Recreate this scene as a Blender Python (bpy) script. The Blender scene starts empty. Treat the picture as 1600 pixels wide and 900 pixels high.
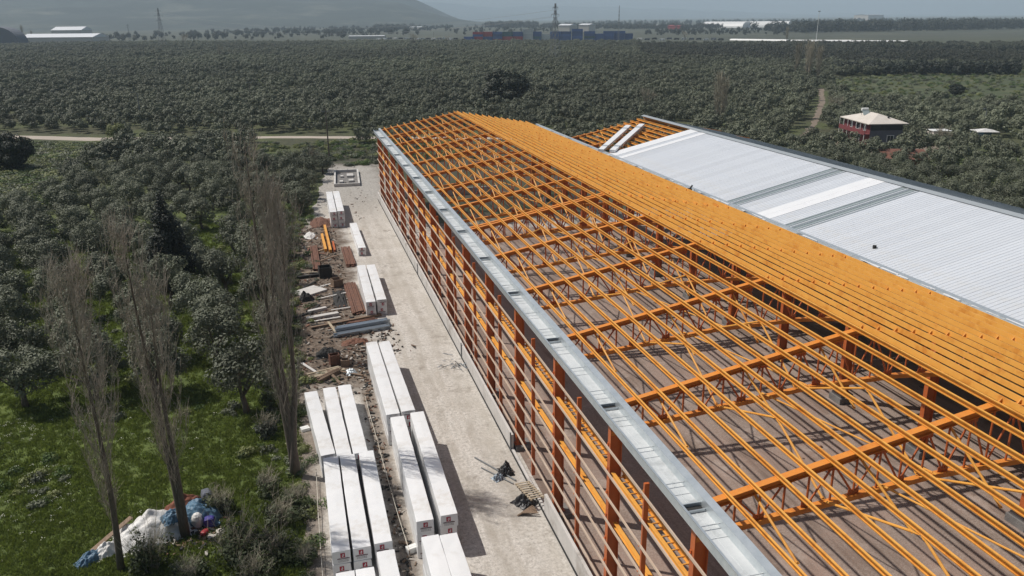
import bpy, math, random
import numpy as np
from mathutils import Vector, Matrix

S = bpy.context.scene
COL = S.collection
R = math.radians
rnd = random.Random(7)

# ------------------------------------------------------------------ camera
CAM_H = 26.0
FPX, PITCH, YAW, ROLL = 1259.6, 0.3239, 0.2606, -0.0094
cp, sp, cy, sy = math.cos(PITCH), math.sin(PITCH), math.cos(YAW), math.sin(YAW)
fw = Vector((sy * cp, cy * cp, -sp)); rt = Vector((cy, -sy, 0)); up = rt.cross(fw)
rt2 = math.cos(ROLL) * rt + math.sin(ROLL) * up
up2 = -math.sin(ROLL) * rt + math.cos(ROLL) * up
cam = bpy.data.cameras.new('camera'); camo = bpy.data.objects.new('camera', cam); COL.objects.link(camo)
M = Matrix((rt2, up2, -fw)).transposed().to_4x4(); M.translation = Vector((0, 0, CAM_H))
camo.matrix_world = M
cam.sensor_width = 36.0; cam.lens = FPX / 1600 * 36.0
cam.clip_start = 0.1; cam.clip_end = 40000
S.camera = camo
S.render.resolution_x, S.render.resolution_y = 1024, 576

# ------------------------------------------------------------------ sky, sun, exposure
SUN_FROM = Vector((-0.59, 0.36, 1.0)).normalized()
sun_el = math.asin(SUN_FROM.z)
sun_az = math.atan2(SUN_FROM.x, SUN_FROM.y)           # clockwise from +Y
W = bpy.data.worlds.new('World'); S.world = W; W.use_nodes = True
nt = W.node_tree; nt.nodes.clear()
sky = nt.nodes.new('ShaderNodeTexSky'); sky.sky_type = 'NISHITA'; sky.sun_disc = False
sky.sun_elevation = sun_el; sky.sun_rotation = sun_az
sky.air_density = 1.0; sky.dust_density = 2.5; sky.ozone_density = 1.0
bg = nt.nodes.new('ShaderNodeBackground'); bg.inputs[1].default_value = 0.06
wo = nt.nodes.new('ShaderNodeOutputWorld')
nt.links.new(sky.outputs[0], bg.inputs[0]); nt.links.new(bg.outputs[0], wo.inputs[0])
sl = bpy.data.lights.new('sun', 'SUN'); sl.energy = 4.2; sl.angle = R(0.5); sl.color = (1.0, 0.95, 0.88)
so = bpy.data.objects.new('sun', sl); COL.objects.link(so)
so.rotation_euler = (-SUN_FROM).to_track_quat('-Z', 'Y').to_euler(); so.location = (-60, 40, 120)
vs = S.view_settings
vs.view_transform = 'Standard'; vs.look = 'None'; vs.exposure = 0.0; vs.gamma = 1.0; vs.use_curve_mapping = False
S.cycles.max_bounces = 5; S.cycles.diffuse_bounces = 3; S.cycles.glossy_bounces = 2
S.cycles.volume_bounces = 2; S.cycles.transparent_max_bounces = 8
S.cycles.use_denoising = True
S.cycles.caustics_reflective = False; S.cycles.caustics_refractive = False


# ------------------------------------------------------------------ pixel helpers used only while measuring the place (ground points of the photo)
def gp(x, y, z=0.0):
    d = (x - 800) / FPX * rt2 + (450 - y) / FPX * up2 + fw
    t = (z - CAM_H) / d.z
    return Vector((t * d.x, t * d.y, z))


def in_view(p, mx=60, my=60):
    d = Vector(p) - Vector((0, 0, CAM_H)); z = d.dot(fw)
    if z < 1: return False
    x = 800 + FPX * d.dot(rt2) / z; y = 450 - FPX * d.dot(up2) / z
    return -mx < x < 1600 + mx and -my < y < 900 + my


# ------------------------------------------------------------------ materials
def new_mat(name):
    m = bpy.data.materials.new(name); m.use_nodes = True
    n = m.node_tree.nodes; n.clear()
    b = n.new('ShaderNodeBsdfPrincipled'); o = n.new('ShaderNodeOutputMaterial')
    m.node_tree.links.new(b.outputs[0], o.inputs[0])
    return m, m.node_tree, b


def ramp(nt, fac, stops):
    r = nt.nodes.new('ShaderNodeValToRGB'); e = r.color_ramp.elements
    while len(e) < len(stops): e.new(0.5)
    for k, (p, c) in enumerate(stops):
        e[k].position = p; e[k].color = (*c, 1)
    nt.links.new(fac, r.inputs[0]); return r.outputs[0]


def coord(nt, kind):
    if kind == 'world':
        return nt.nodes.new('ShaderNodeNewGeometry').outputs['Position']
    return nt.nodes.new('ShaderNodeTexCoord').outputs['Object']


def noise(nt, co, scale, detail=4, rough=0.6, sc3=None):
    if sc3:
        mp = nt.nodes.new('ShaderNodeMapping'); mp.inputs['Scale'].default_value = sc3
        nt.links.new(co, mp.inputs[0]); co = mp.outputs[0]
    n = nt.nodes.new('ShaderNodeTexNoise'); n.inputs['Scale'].default_value = scale
    n.inputs['Detail'].default_value = detail; n.inputs['Roughness'].default_value = rough
    nt.links.new(co, n.inputs['Vector']); return n.outputs[0]


def mixc(nt, fac, a, b, mode='MIX'):
    m = nt.nodes.new('ShaderNodeMix'); m.data_type = 'RGBA'; m.blend_type = mode
    for s, v in ((m.inputs[0], fac), (m.inputs[6], a), (m.inputs[7], b)):
        if hasattr(v, 'is_output'): nt.links.new(v, s)
        elif isinstance(v, (int, float)): s.default_value = v
        else: s.default_value = (*v, 1)
    return m.outputs[2]


def maths(nt, op, a, b=0.0, c=None):
    m = nt.nodes.new('ShaderNodeMath'); m.operation = op
    for s, v in zip(m.inputs, (a, b, c)):
        if v is None: continue
        if hasattr(v, 'is_output'): nt.links.new(v, s)
        else: s.default_value = v
    return m.outputs[0]


def sstep(nt, v, a, b):
    m = nt.nodes.new('ShaderNodeMapRange'); m.interpolation_type = 'SMOOTHSTEP'
    m.inputs[1].default_value = a; m.inputs[2].default_value = b
    nt.links.new(v, m.inputs[0]); return m.outputs[0]


def bump(nt, b, h, strength, dist):
    bp = nt.nodes.new('ShaderNodeBump'); bp.inputs['Strength'].default_value = strength
    bp.inputs['Distance'].default_value = dist
    nt.links.new(h, bp.inputs['Height']); nt.links.new(bp.outputs[0], b.inputs['Normal'])


def mat(name, c1, c2=None, scale=2.0, rough=0.7, metal=0.0, bmp=0.0, bd=0.02, rand=0.0, sc3=None, kind='object', dirt=None, dscale=0.6):
    m, t, b = new_mat(name)
    co = coord(t, kind); c2 = c2 or tuple(x * 0.8 for x in c1)
    n = noise(t, co, scale, 5, 0.65, sc3)
    col = ramp(t, n, [(0.3, c2), (0.7, c1)])
    if dirt:
        n2 = noise(t, co, dscale, 6, 0.7)
        col = mixc(t, ramp(t, n2, [(0.52, (0, 0, 0)), (0.68, (1, 1, 1))]), col, dirt)
    if rand:
        oi = t.nodes.new('ShaderNodeObjectInfo')
        hs = t.nodes.new('ShaderNodeHueSaturation')
        t.links.new(col, hs.inputs['Color'])
        t.links.new(maths(t, 'MULTIPLY_ADD', oi.outputs['Random'], 2 * rand, 1 - rand), hs.inputs['Value'])
        col = hs.outputs[0]
    t.links.new(col, b.inputs['Base Color'])
    b.inputs['Roughness'].default_value = rough; b.inputs['Metallic'].default_value = metal
    if bmp: bump(t, b, noise(t, co, scale * 3, 4), bmp, bd)
    return m


def leaf_mat(name, dark, light, rand=0.25, tone=None, trans=0.25, scale=0.9):
    m, t, b = new_mat(name)
    co = coord(t, 'object')
    n = noise(t, co, scale, 3, 0.7)
    col = ramp(t, n, [(0.32, dark), (0.68, light)])
    oi = t.nodes.new('ShaderNodeObjectInfo'); hs = t.nodes.new('ShaderNodeHueSaturation')
    v = maths(t, 'MULTIPLY_ADD', oi.outputs['Random'], 2 * rand, 1 - rand)
    if tone:
        at = t.nodes.new('ShaderNodeAttribute'); at.attribute_type = 'INSTANCER'; at.attribute_name = 'tone'
        v = maths(t, 'MULTIPLY', v, maths(t, 'ADD', at.outputs['Fac'], 1.0))
    t.links.new(v, hs.inputs['Value']); t.links.new(col, hs.inputs['Color'])
    t.links.new(hs.outputs[0], b.inputs['Base Color'])
    b.inputs['Roughness'].default_value = 0.65
    tr = t.nodes.new('ShaderNodeBsdfTranslucent'); t.links.new(hs.outputs[0], tr.inputs[0])
    mx = t.nodes.new('ShaderNodeMixShader'); mx.inputs[0].default_value = trans
    o = [x for x in t.nodes if x.type == 'OUTPUT_MATERIAL'][0]
    t.links.new(b.outputs[0], mx.inputs[1]); t.links.new(tr.outputs[0], mx.inputs[2]); t.links.new(mx.outputs[0], o.inputs[0])
    return m


MT = {}
ORANGE = dict(c1=(0.77, 0.385, 0.075), c2=(0.71, 0.33, 0.058))
MT['orange'] = mat('orange_paint', **ORANGE, scale=1.3, rough=0.5, dirt=(0.58, 0.22, 0.03), dscale=0.9)
MT['orange_red'] = mat('shaded_red_orange_paint', (0.53, 0.135, 0.034), (0.44, 0.105, 0.027), scale=1.5, rough=0.5, dirt=(0.42, 0.12, 0.04), dscale=0.8)  # red orange deepened so columns, posts and webs carry shade in their colour
MT['orange_mid'] = mat('reddish_orange_paint', (0.70, 0.265, 0.042), (0.62, 0.215, 0.034), scale=1.3, rough=0.5, dirt=(0.5, 0.16, 0.03), dscale=0.9)  # frame orange shifted redder, putting the chord sides' shade into the colour
MT['girt'] = mat('pale_channel_paint', (0.57, 0.47, 0.38), (0.49, 0.38, 0.29), scale=0.7, rough=0.45)
MT['galv'] = mat('galvanised_sheet', (0.62, 0.66, 0.68), (0.48, 0.53, 0.56), scale=2.5, rough=0.38, metal=0.55, bmp=0.05)
MT['gutter_liner'] = mat('gutter_liner', (0.74, 0.76, 0.76), (0.58, 0.61, 0.62), scale=1.1, rough=0.5, metal=0.2, dirt=(0.4, 0.42, 0.42), dscale=0.5)
MT['conc'] = mat('concrete', (0.60, 0.58, 0.555), (0.50, 0.48, 0.455), scale=1.2, rough=0.9, bmp=0.15, dirt=(0.34, 0.31, 0.28), dscale=0.35)
MT['conc_dark'] = mat('damp_concrete', (0.22, 0.21, 0.20), (0.14, 0.13, 0.125), scale=1.5, rough=0.9, bmp=0.2)
MT['bitumen'] = mat('bitumen_strip', (0.02, 0.02, 0.02), rough=0.8)
MT['white_roof'] = mat('white_roof_sheet', (0.60, 0.63, 0.67), (0.565, 0.595, 0.64), scale=0.5, rough=0.42, rand=0.05, dirt=(0.55, 0.55, 0.54), dscale=0.25)
MT['roof_plain'] = mat('bright_white_sheet', (0.78, 0.79, 0.80), (0.74, 0.75, 0.77), scale=0.5, rough=0.4)
MT['grey_roof'] = mat('grey_roof_sheet', (0.34, 0.37, 0.39), (0.30, 0.33, 0.35), scale=0.4, rough=0.45)
MT['skylight'] = mat('skylight_sheet', (0.36, 0.41, 0.41), (0.24, 0.29, 0.29), scale=0.8, rough=0.25, sc3=(0.3, 6, 1))
MT['wrap'] = mat('white_wrapping', (0.80, 0.80, 0.80), (0.74, 0.745, 0.75), scale=1.2, rough=0.4, rand=0.04, bmp=0.12, bd=0.03, dirt=(0.66, 0.64, 0.61), dscale=0.8)
MT['logo_red'] = mat('crimson_print', (0.40, 0.015, 0.045), rough=0.5)
MT['logo_white'] = mat('white_print', (0.8, 0.78, 0.78), rough=0.5)
MT['print_dark'] = mat('dark_print', (0.10, 0.03, 0.045), rough=0.6)
MT['print_grey'] = mat('grey_print', (0.33, 0.31, 0.31), rough=0.6)
MT['wood'] = mat('weathered_wood', (0.27, 0.19, 0.13), (0.15, 0.10, 0.07), scale=3, rough=0.85, sc3=(6, 0.6, 6), rand=0.2)
MT['wood_pale'] = mat('pale_wood', (0.50, 0.42, 0.31), (0.36, 0.29, 0.2), scale=3, rough=0.85, rand=0.2)
MT['rust'] = mat('rusty_steel', (0.22, 0.10, 0.06), (0.11, 0.055, 0.04), scale=3, rough=0.85, rand=0.15)
MT['dark'] = mat('dark_scrap', (0.035, 0.033, 0.03), (0.015, 0.015, 0.015), scale=3, rough=0.8)
MT['blacksheet'] = mat('black_plastic', (0.02, 0.02, 0.022), rough=0.35, bmp=0.4, bd=0.1)
MT['greybundle'] = mat('galvanised_profiles', (0.40, 0.46, 0.52), (0.24, 0.29, 0.34), scale=2, rough=0.35, metal=0.6, sc3=(0.4, 9, 9))
MT['bark'] = mat('bark', (0.17, 0.138, 0.11), (0.08, 0.064, 0.052), scale=5, rough=0.95, bmp=0.4, sc3=(3, 3, 0.6))
MT['twig'] = mat('bare_twigs', (0.36, 0.315, 0.265), (0.235, 0.20, 0.165), scale=1.5, rough=0.95, rand=0.15)
MT['twig_pale'] = mat('pale_bare_twigs', (0.40, 0.36, 0.28), (0.28, 0.25, 0.19), scale=1.5, rough=0.95, rand=0.15)
MT['olive'] = leaf_mat('olive_leaves', (0.090, 0.102, 0.060), (0.152, 0.164, 0.108), 0.22, tone=True, trans=.12)
MT['cypress'] = leaf_mat('cypress_leaves', (0.008, 0.012, 0.008), (0.02, 0.026, 0.017), 0.1, trans=0.1)
MT['darkleaf'] = leaf_mat('dark_leaves', (0.010, 0.016, 0.008), (0.026, 0.036, 0.018), 0.12, trans=0.15)
MT['shrub'] = leaf_mat('shrub_leaves', (0.035, 0.05, 0.018), (0.10, 0.12, 0.045), 0.2)
MT['yellowgreen'] = leaf_mat('fresh_leaves', (0.12, 0.14, 0.04), (0.24, 0.26, 0.09), 0.12)
MT['wood_far'] = leaf_mat('far_wood_leaves', (0.02, 0.028, 0.02), (0.05, 0.06, 0.042), 0.25)
MT['grassblade'] = leaf_mat('grass_blades', (0.105, 0.145, 0.022), (0.19, 0.235, 0.05), 0.3, trans=0.4, scale=3)
MT['weed'] = leaf_mat('weed_leaves', (0.05, 0.085, 0.02), (0.10, 0.16, 0.04), 0.3, trans=0.3)
MT['flower'] = mat('white_flowers', (0.7, 0.7, 0.55), rough=0.7)
MT['tarp_white'] = mat('white_tarp', (0.80, 0.79, 0.77), (0.58, 0.56, 0.53), scale=1.3, rough=0.5, bmp=0.6, bd=0.12)
MT['tarp_blue'] = mat('blue_tarp', (0.10, 0.20, 0.29), (0.06, 0.12, 0.19), scale=2, rough=0.45, bmp=0.6, bd=0.1)
MT['red'] = mat('red_plastic', (0.35, 0.02, 0.025), rough=0.5)
MT['purple'] = mat('violet_plastic', (0.06, 0.05, 0.26), rough=0.5)
MT['pale'] = mat('pale_rubbish', (0.6, 0.56, 0.5), (0.4, 0.36, 0.32), scale=4, rough=0.7, rand=0.2)
MT['white'] = mat('white_paint', (0.78, 0.78, 0.76), (0.7, 0.7, 0.68), rough=0.5)
MT['cream'] = mat('cream_roof', (0.66, 0.61, 0.55), (0.57, 0.52, 0.46), scale=0.8, rough=0.6)
MT['redwall'] = mat('dark_red_render', (0.20, 0.045, 0.05), (0.15, 0.035, 0.04), scale=1, rough=0.85)
MT['greywall'] = mat('blue_grey_render', (0.14, 0.15, 0.18), (0.10, 0.11, 0.135), scale=1, rough=0.85)
MT['glass'] = mat('window_glass', (0.03, 0.04, 0.05), rough=0.1)
MT['rubber'] = mat('tyre_rubber', (0.015, 0.015, 0.015), rough=0.85)
MT['blue'] = mat('blue_container_paint', (0.05, 0.12, 0.33), (0.045, 0.10, 0.27), rough=0.6, rand=0.25)
MT['teal'] = mat('teal_container_paint', (0.06, 0.15, 0.17), rough=0.6, rand=0.2)
MT['cred'] = mat('red_container_paint', (0.46, 0.05, 0.055), rough=0.6, rand=0.2)
MT['cwhite'] = mat('white_container_paint', (0.62, 0.64, 0.62), rough=0.6, rand=0.1)
MT['poly'] = mat('polytunnel_film', (0.80, 0.80, 0.78), (0.7, 0.7, 0.68), scale=0.05, rough=0.4)
MT['steel'] = mat('pylon_steel', (0.20, 0.21, 0.22), rough=0.6)
MT['wire'] = mat('power_wire', (0.45, 0.46, 0.47), rough=0.4)
MT['rope'] = mat('pale_rope', (0.62, 0.58, 0.5), rough=0.8)
MT['brick'] = mat('broken_brick', (0.26, 0.10, 0.06), (0.16, 0.06, 0.04), scale=3, rough=0.9)
MT['redroof'] = mat('brown_tile', (0.20, 0.085, 0.055), (0.13, 0.06, 0.045), scale=1.5, rough=0.9)

# ground: soil, grass and orchard floor in one sheet
m, t, b = new_mat('ground_soil_and_grass'); co = coord(t, 'world')
sx = t.nodes.new('ShaderNodeSeparateXYZ'); t.links.new(co, sx.inputs[0])
g1 = ramp(t, noise(t, co, 0.9, 6, 0.7), [(0.3, (0.065, 0.095, 0.016)), (0.5, (0.10, 0.14, 0.024)), (0.72, (0.165, 0.195, 0.045))])
g2 = ramp(t, noise(t, co, 0.16, 5, 0.65), [(0.35, (0, 0, 0)), (0.62, (1, 1, 1))])
grass = mixc(t, g2, g1, mixc(t, 0.55, g1, (0.055, 0.075, 0.02)))
soil = ramp(t, noise(t, co, 0.5, 6, 0.7), [(0.3, (0.035, 0.036, 0.018)), (0.7, (0.075, 0.078, 0.035))])
gs = mixc(t, ramp(t, noise(t, co, 0.05, 4, 0.6), [(0.36, (0, 0, 0)), (0.56, (1, 1, 1))]), mixc(t, .5, grass, soil), soil)
near = mixc(t, sstep(t, sx.outputs[1], 100, 150), grass, gs)
farc = ramp(t, noise(t, co, 0.012, 6, 0.7), [(0.3, (0.035, 0.042, 0.028)), (0.55, (0.06, 0.066, 0.045)), (0.75, (0.10, 0.10, 0.065))])
final = mixc(t, sstep(t, sx.outputs[1], 350, 900), near, farc)
t.links.new(final, b.inputs['Base Color']); b.inputs['Roughness'].default_value = 0.95
bump(t, b, noise(t, co, 5, 5), 0.7, 0.12); MT['ground'] = m

# yard: pale crushed stone, with brown soil where scrap lies and along the strip between the packs
m, t, b = new_mat('crushed_stone_yard'); co = coord(t, 'world')
sx = t.nodes.new('ShaderNodeSeparateXYZ'); t.links.new(co, sx.inputs[0])
fine = ramp(t, noise(t, co, 4.5, 8, 0.88), [(0.36, (0.24, 0.22, 0.20)), (0.47, (0.50, 0.47, 0.43)), (0.57, (0.65, 0.615, 0.57)), (0.68, (0.80, 0.76, 0.71))])
big = noise(t, co, 0.22, 5, 0.65)
fine = mixc(t, ramp(t, big, [(0.45, (0, 0, 0)), (0.75, (0.6, 0.6, 0.6))]), fine, (0.36, 0.325, 0.275))
streak = noise(t, co, 0.8, 5, 0.7, (1.0, 0.10, 1))
fine = mixc(t, ramp(t, streak, [(0.46, (0, 0, 0)), (0.66, (0.75, 0.75, 0.75))]), fine, (0.40, 0.365, 0.315))
blot = noise(t, co, 0.42, 6, 0.75)
fine = mixc(t, ramp(t, blot, [(0.56, (0, 0, 0)), (0.66, (0.8, 0.8, 0.8))]), fine, (0.27, 0.24, 0.205))
for tx in (8.1, 9.7):
    dd_ = maths(t, 'ABSOLUTE', maths(t, 'ADD', maths(t, 'MULTIPLY_ADD', noise(t, co, 0.06, 3, .5), 3.0, sx.outputs[0]), -tx - 1.5))
    trk = maths(t, 'MULTIPLY', maths(t, 'SUBTRACT', 1.0, sstep(t, dd_, .12, .42)), ramp(t, noise(t, co, .5, 5, .7), [(.42, (0, 0, 0)), (.62, (.7, .7, .7))]))
    fine = mixc(t, trk, fine, (0.36, 0.325, 0.28))
pebble = noise(t, co, 2.6, 5, 0.8)
rough_stone = ramp(t, pebble, [(0.35, (0.14, 0.125, 0.11)), (0.5, (0.33, 0.31, 0.28)), (0.66, (0.50, 0.47, 0.43))])
jit = maths(t, 'MULTIPLY_ADD', noise(t, co, 0.35, 5, 0.7), 7.0, -3.5)
xx = maths(t, 'ADD', sx.outputs[0], jit); yy = maths(t, 'MULTIPLY_ADD', jit, 1.6, sx.outputs[1])
farm = sstep(t, yy, 102, 122)
colr = mixc(t, maths(t, 'MULTIPLY', farm, 0.75), fine, rough_stone)
soilc = ramp(t, noise(t, co, 1.7, 6, 0.8), [(0.3, (0.04, 0.028, 0.02)), (0.5, (0.14, 0.105, 0.078)), (0.62, (0.25, 0.205, 0.165)), (0.75, (0.40, 0.36, 0.31))])
my = maths(t, 'MULTIPLY', sstep(t, yy, 52, 58), maths(t, 'SUBTRACT', 1.0, sstep(t, yy, 104, 112)))
mx_ = maths(t, 'SUBTRACT', 1.0, sstep(t, xx, 3.6, 6.2))
msk = maths(t, 'MULTIPLY', my, mx_)
# strip between the two lines of packs, x about 3.3
d = maths(t, 'ABSOLUTE', maths(t, 'ADD', maths(t, 'MULTIPLY_ADD', jit, 0.12, sx.outputs[0]), -3.55))
strip = maths(t, 'MULTIPLY', maths(t, 'SUBTRACT', 1.0, sstep(t, d, 0.25, 0.8)), maths(t, 'SUBTRACT', 1.0, sstep(t, sx.outputs[1], 60, 66)))
edge = maths(t, 'SUBTRACT', 1.0, sstep(t, maths(t, 'MULTIPLY_ADD', jit, 0.25, sx.outputs[0]), -0.7, 0.2))
msk = maths(t, 'MAXIMUM', msk, maths(t, 'MAXIMUM', maths(t, 'MULTIPLY', strip, 0.8), maths(t, 'MULTIPLY', edge, 0.8)))
earth = maths(t, 'MAXIMUM', sstep(t, yy, 150, 158), maths(t, 'MULTIPLY', sstep(t, xx, 11.5, 17), sstep(t, yy, 96, 106)))
soilc = mixc(t, earth, soilc, mixc(t, ramp(t, noise(t, co, .25, 5, .7), [(.4, (0, 0, 0)), (.6, (1, 1, 1))]), (0.06, 0.045, 0.033), (0.04, 0.055, 0.02)))
msk = maths(t, 'MAXIMUM', msk, earth)
colr = mixc(t, msk, colr, soilc)
t.links.new(colr, b.inputs['Base Color']); b.inputs['Roughness'].default_value = 0.95
bump(t, b, noise(t, co, 7, 4, 0.8), 0.9, 0.06); MT['yard'] = m

m, t, b = new_mat('brown_compacted_floor'); co = coord(t, 'world')
fl = ramp(t, noise(t, co, 12, 4, 0.8), [(0.3, (0.17, 0.115, 0.09)), (0.5, (0.27, 0.21, 0.175)), (0.7, (0.39, 0.32, 0.275))])
fl = mixc(t, ramp(t, noise(t, co, 0.25, 6, 0.65), [(0.42, (0, 0, 0)), (0.62, (1, 1, 1))]), fl, mixc(t, 0.6, fl, (0.33, 0.225, 0.18)))
fl = mixc(t, ramp(t, noise(t, co, 0.7, 5, 0.7, (1, 0.12, 1)), [(0.48, (0, 0, 0)), (0.66, (0.8, 0.8, 0.8))]), fl, (0.15, 0.105, 0.08))
fl = mixc(t, ramp(t, noise(t, co, 0.33, 6, 0.75), [(0.55, (0, 0, 0)), (0.66, (0.7, 0.7, 0.7))]), fl, (0.40, 0.33, 0.285))
t.links.new(fl, b.inputs['Base Color']); b.inputs['Roughness'].default_value = 0.95
bump(t, b, noise(t, co, 9, 4, 0.8), 0.6, 0.04); MT['floor'] = m
MT['road'] = mat('pale_dirt_road', (0.46, 0.40, 0.34), (0.36, 0.31, 0.26), scale=0.4, rough=0.95, kind='world', sc3=(0.3, 1.5, 1))
MT['track'] = mat('bare_earth_track', (0.24, 0.19, 0.15), (0.15, 0.12, 0.09), scale=0.4, rough=0.95, kind='world')
MT['field'] = mat('weedy_field', (0.075, 0.092, 0.036), (0.038, 0.05, 0.022), scale=0.2, rough=0.95, kind='world', dirt=(0.13, 0.12, 0.06), dscale=0.03)
MT['hill'] = mat('hill_scrub', (0.034, 0.046, 0.034), (0.010, 0.015, 0.012), scale=0.009, rough=0.95, kind='world', dirt=(0.10, 0.105, 0.08), dscale=0.004)


# ------------------------------------------------------------------ mesh helper
class MB:
    def __init__(s):
        s.v = []; s.f = []; s.m = []

    def add(s, vs, fs, mi=0):
        o = len(s.v); s.v += [tuple(x) for x in vs]
        s.f += [tuple(i + o for i in f) for f in fs]; s.m += [mi] * len(fs)

    BF = [(0, 3, 2, 1), (4, 5, 6, 7), (0, 1, 5, 4), (1, 2, 6, 5), (2, 3, 7, 6), (3, 0, 4, 7)]

    def box(s, x0, x1, y0, y1, z0, z1, mi=0):
        s.add([(x0, y0, z0), (x1, y0, z0), (x1, y1, z0), (x0, y1, z0), (x0, y0, z1), (x1, y0, z1), (x1, y1, z1), (x0, y1, z1)], s.BF, mi)

    def obox(s, c, size, rot, mi=0):
        c = Vector(c); h = [q / 2 for q in size]
        P = [c + rot @ Vector((i * h[0], j * h[1], k * h[2])) for k in (-1, 1) for i, j in ((-1, -1), (1, -1), (1, 1), (-1, 1))]
        s.add(P, s.BF, mi)

    def bar(s, a, b, w, h, upv=(0, 0, 1), mi=0):
        a = Vector(a); b = Vector(b); d = (b - a); L = d.length; d.normalize()
        u = Vector(upv); x = d.cross(u)
        if x.length < 1e-4: x = d.cross(Vector((0, 1, 0)))
        x.normalize(); u = x.cross(d)
        rot = Matrix((x, d, u)).transposed()
        s.obox((a + b) / 2, (w, L, h), rot, mi)

    def tube(s, a, b, r0, r1=None, n=6, mi=0, cap=True):
        r1 = r0 if r1 is None else r1
        a = Vector(a); b = Vector(b); d = (b - a).normalized()
        x = d.orthogonal().normalized(); y = d.cross(x)
        P = []
        for c, r in ((a, r0), (b, r1)):
            for k in range(n):
                q = 2 * math.pi * k / n; P.append(c + r * (math.cos(q) * x + math.sin(q) * y))
        F = [(k, (k + 1) % n, n + (k + 1) % n, n + k) for k in range(n)]
        if cap: F += [tuple(range(n - 1, -1, -1)), tuple(range(n, 2 * n))]
        s.add(P, F, mi)

    def path(s, pts, radii, n=6, mi=0):
        pts = [Vector(p) for p in pts]; P = []; F = []
        d0 = (pts[1] - pts[0]).normalized(); x = d0.orthogonal().normalized()
        for i, p in enumerate(pts):
            d = (pts[min(i + 1, len(pts) - 1)] - pts[max(i - 1, 0)]).normalized()
            x = (x - d * x.dot(d)).normalized(); y = d.cross(x); r = radii[i] if hasattr(radii, '__len__') else radii
            for k in range(n):
                q = 2 * math.pi * k / n; P.append(p + r * (math.cos(q) * x + math.sin(q) * y))
        for i in range(len(pts) - 1):
            for k in range(n):
                F.append((i * n + k, i * n + (k + 1) % n, (i + 1) * n + (k + 1) % n, (i + 1) * n + k))
        F += [tuple(range(n - 1, -1, -1)), tuple(range((len(pts) - 1) * n, len(pts) * n))]
        s.add(P, F, mi)

    def prism_y(s, poly, y0, y1, mi=0):
        n = len(poly)
        P = [(x, y0, z) for x, z in poly] + [(x, y1, z) for x, z in poly]
        F = [tuple(range(n)), tuple(range(2 * n - 1, n - 1, -1))] + [((k + 1) % n, k, n + k, n + (k + 1) % n) for k in range(n)]
        s.add(P, F, mi)

    def prism_z(s, poly, z0, z1, mi=0):
        n = len(poly)
        P = [(x, y, z0) for x, y in poly] + [(x, y, z1) for x, y in poly]
        F = [tuple(range(n - 1, -1, -1)), tuple(range(n, 2 * n))] + [(k, (k + 1) % n, n + (k + 1) % n, n + k) for k in range(n)]
        s.add(P, F, mi)

    def mesh(s, name, mats, smooth=False):
        me = bpy.data.meshes.new(name); me.from_pydata(s.v, [], s.f)
        for q in (mats if isinstance(mats, (list, tuple)) else [mats]): me.materials.append(q)
        if any(s.m): me.polygons.foreach_set('material_index', s.m)
        if smooth: me.polygons.foreach_set('use_smooth', [True] * len(s.f))
        me.update(); return me

    def build(s, name, mats, parent=None, smooth=False, loc=None):
        o = bpy.data.objects.new(name, s.mesh(name, mats, smooth)); COL.objects.link(o)
        if parent: o.parent = parent
        if loc: o.location = loc
        return o


def quads_mesh(name, C, U, V, mats):
    """C centres, U,V half-axes (N,3): N quads, fast."""
    n = len(C)
    P = np.empty((n, 4, 3)); P[:, 0] = C - U - V; P[:, 1] = C + U - V; P[:, 2] = C + U + V; P[:, 3] = C - U + V
    me = bpy.data.meshes.new(name)
    me.vertices.add(4 * n); me.vertices.foreach_set('co', P.reshape(-1).astype(np.float32))
    me.loops.add(4 * n); me.loops.foreach_set('vertex_index', np.arange(4 * n, dtype=np.int32))
    me.polygons.add(n); me.polygons.foreach_set('loop_start', np.arange(0, 4 * n, 4, dtype=np.int32))
    try: me.polygons.foreach_set('loop_total', np.full(n, 4, np.int32))
    except Exception: pass
    for q in (mats if isinstance(mats, (list, tuple)) else [mats]): me.materials.append(q)
    me.update(calc_edges=True); me.validate()
    return me


def obj(name, me, parent=None, loc=None):
    o = bpy.data.objects.new(name, me); COL.objects.link(o)
    if parent: o.parent = parent
    if loc: o.location = loc
    return o


def tag(o, label=None, cat=None, group=None, kind=None):
    if label: o['label'] = label
    if cat: o['category'] = cat
    if group: o['group'] = group
    if kind: o['kind'] = kind
    return o


def empty(name, loc=(0, 0, 0), rz=0.0, label=None, cat=None, group=None):
    o = bpy.data.objects.new(name, None); COL.objects.link(o)
    o.location = loc; o.rotation_euler = (0, 0, rz); o.empty_display_size = 0.3
    return tag(o, label, cat, group)


def copy_tree(o, parent=None):
    c = o.copy(); COL.objects.link(c)
    if parent: c.parent = parent
    for ch in list(o.children): copy_tree(ch, c)
    return c


def ordinal(n):
    return ['first', 'second', 'third', 'fourth', 'fifth', 'sixth', 'seventh', 'eighth', 'ninth', 'tenth', 'eleventh', 'twelfth', 'thirteenth', 'fourteenth', 'fifteenth', 'sixteenth', 'seventeenth', 'eighteenth', 'nineteenth', 'twentieth'][n]


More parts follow.
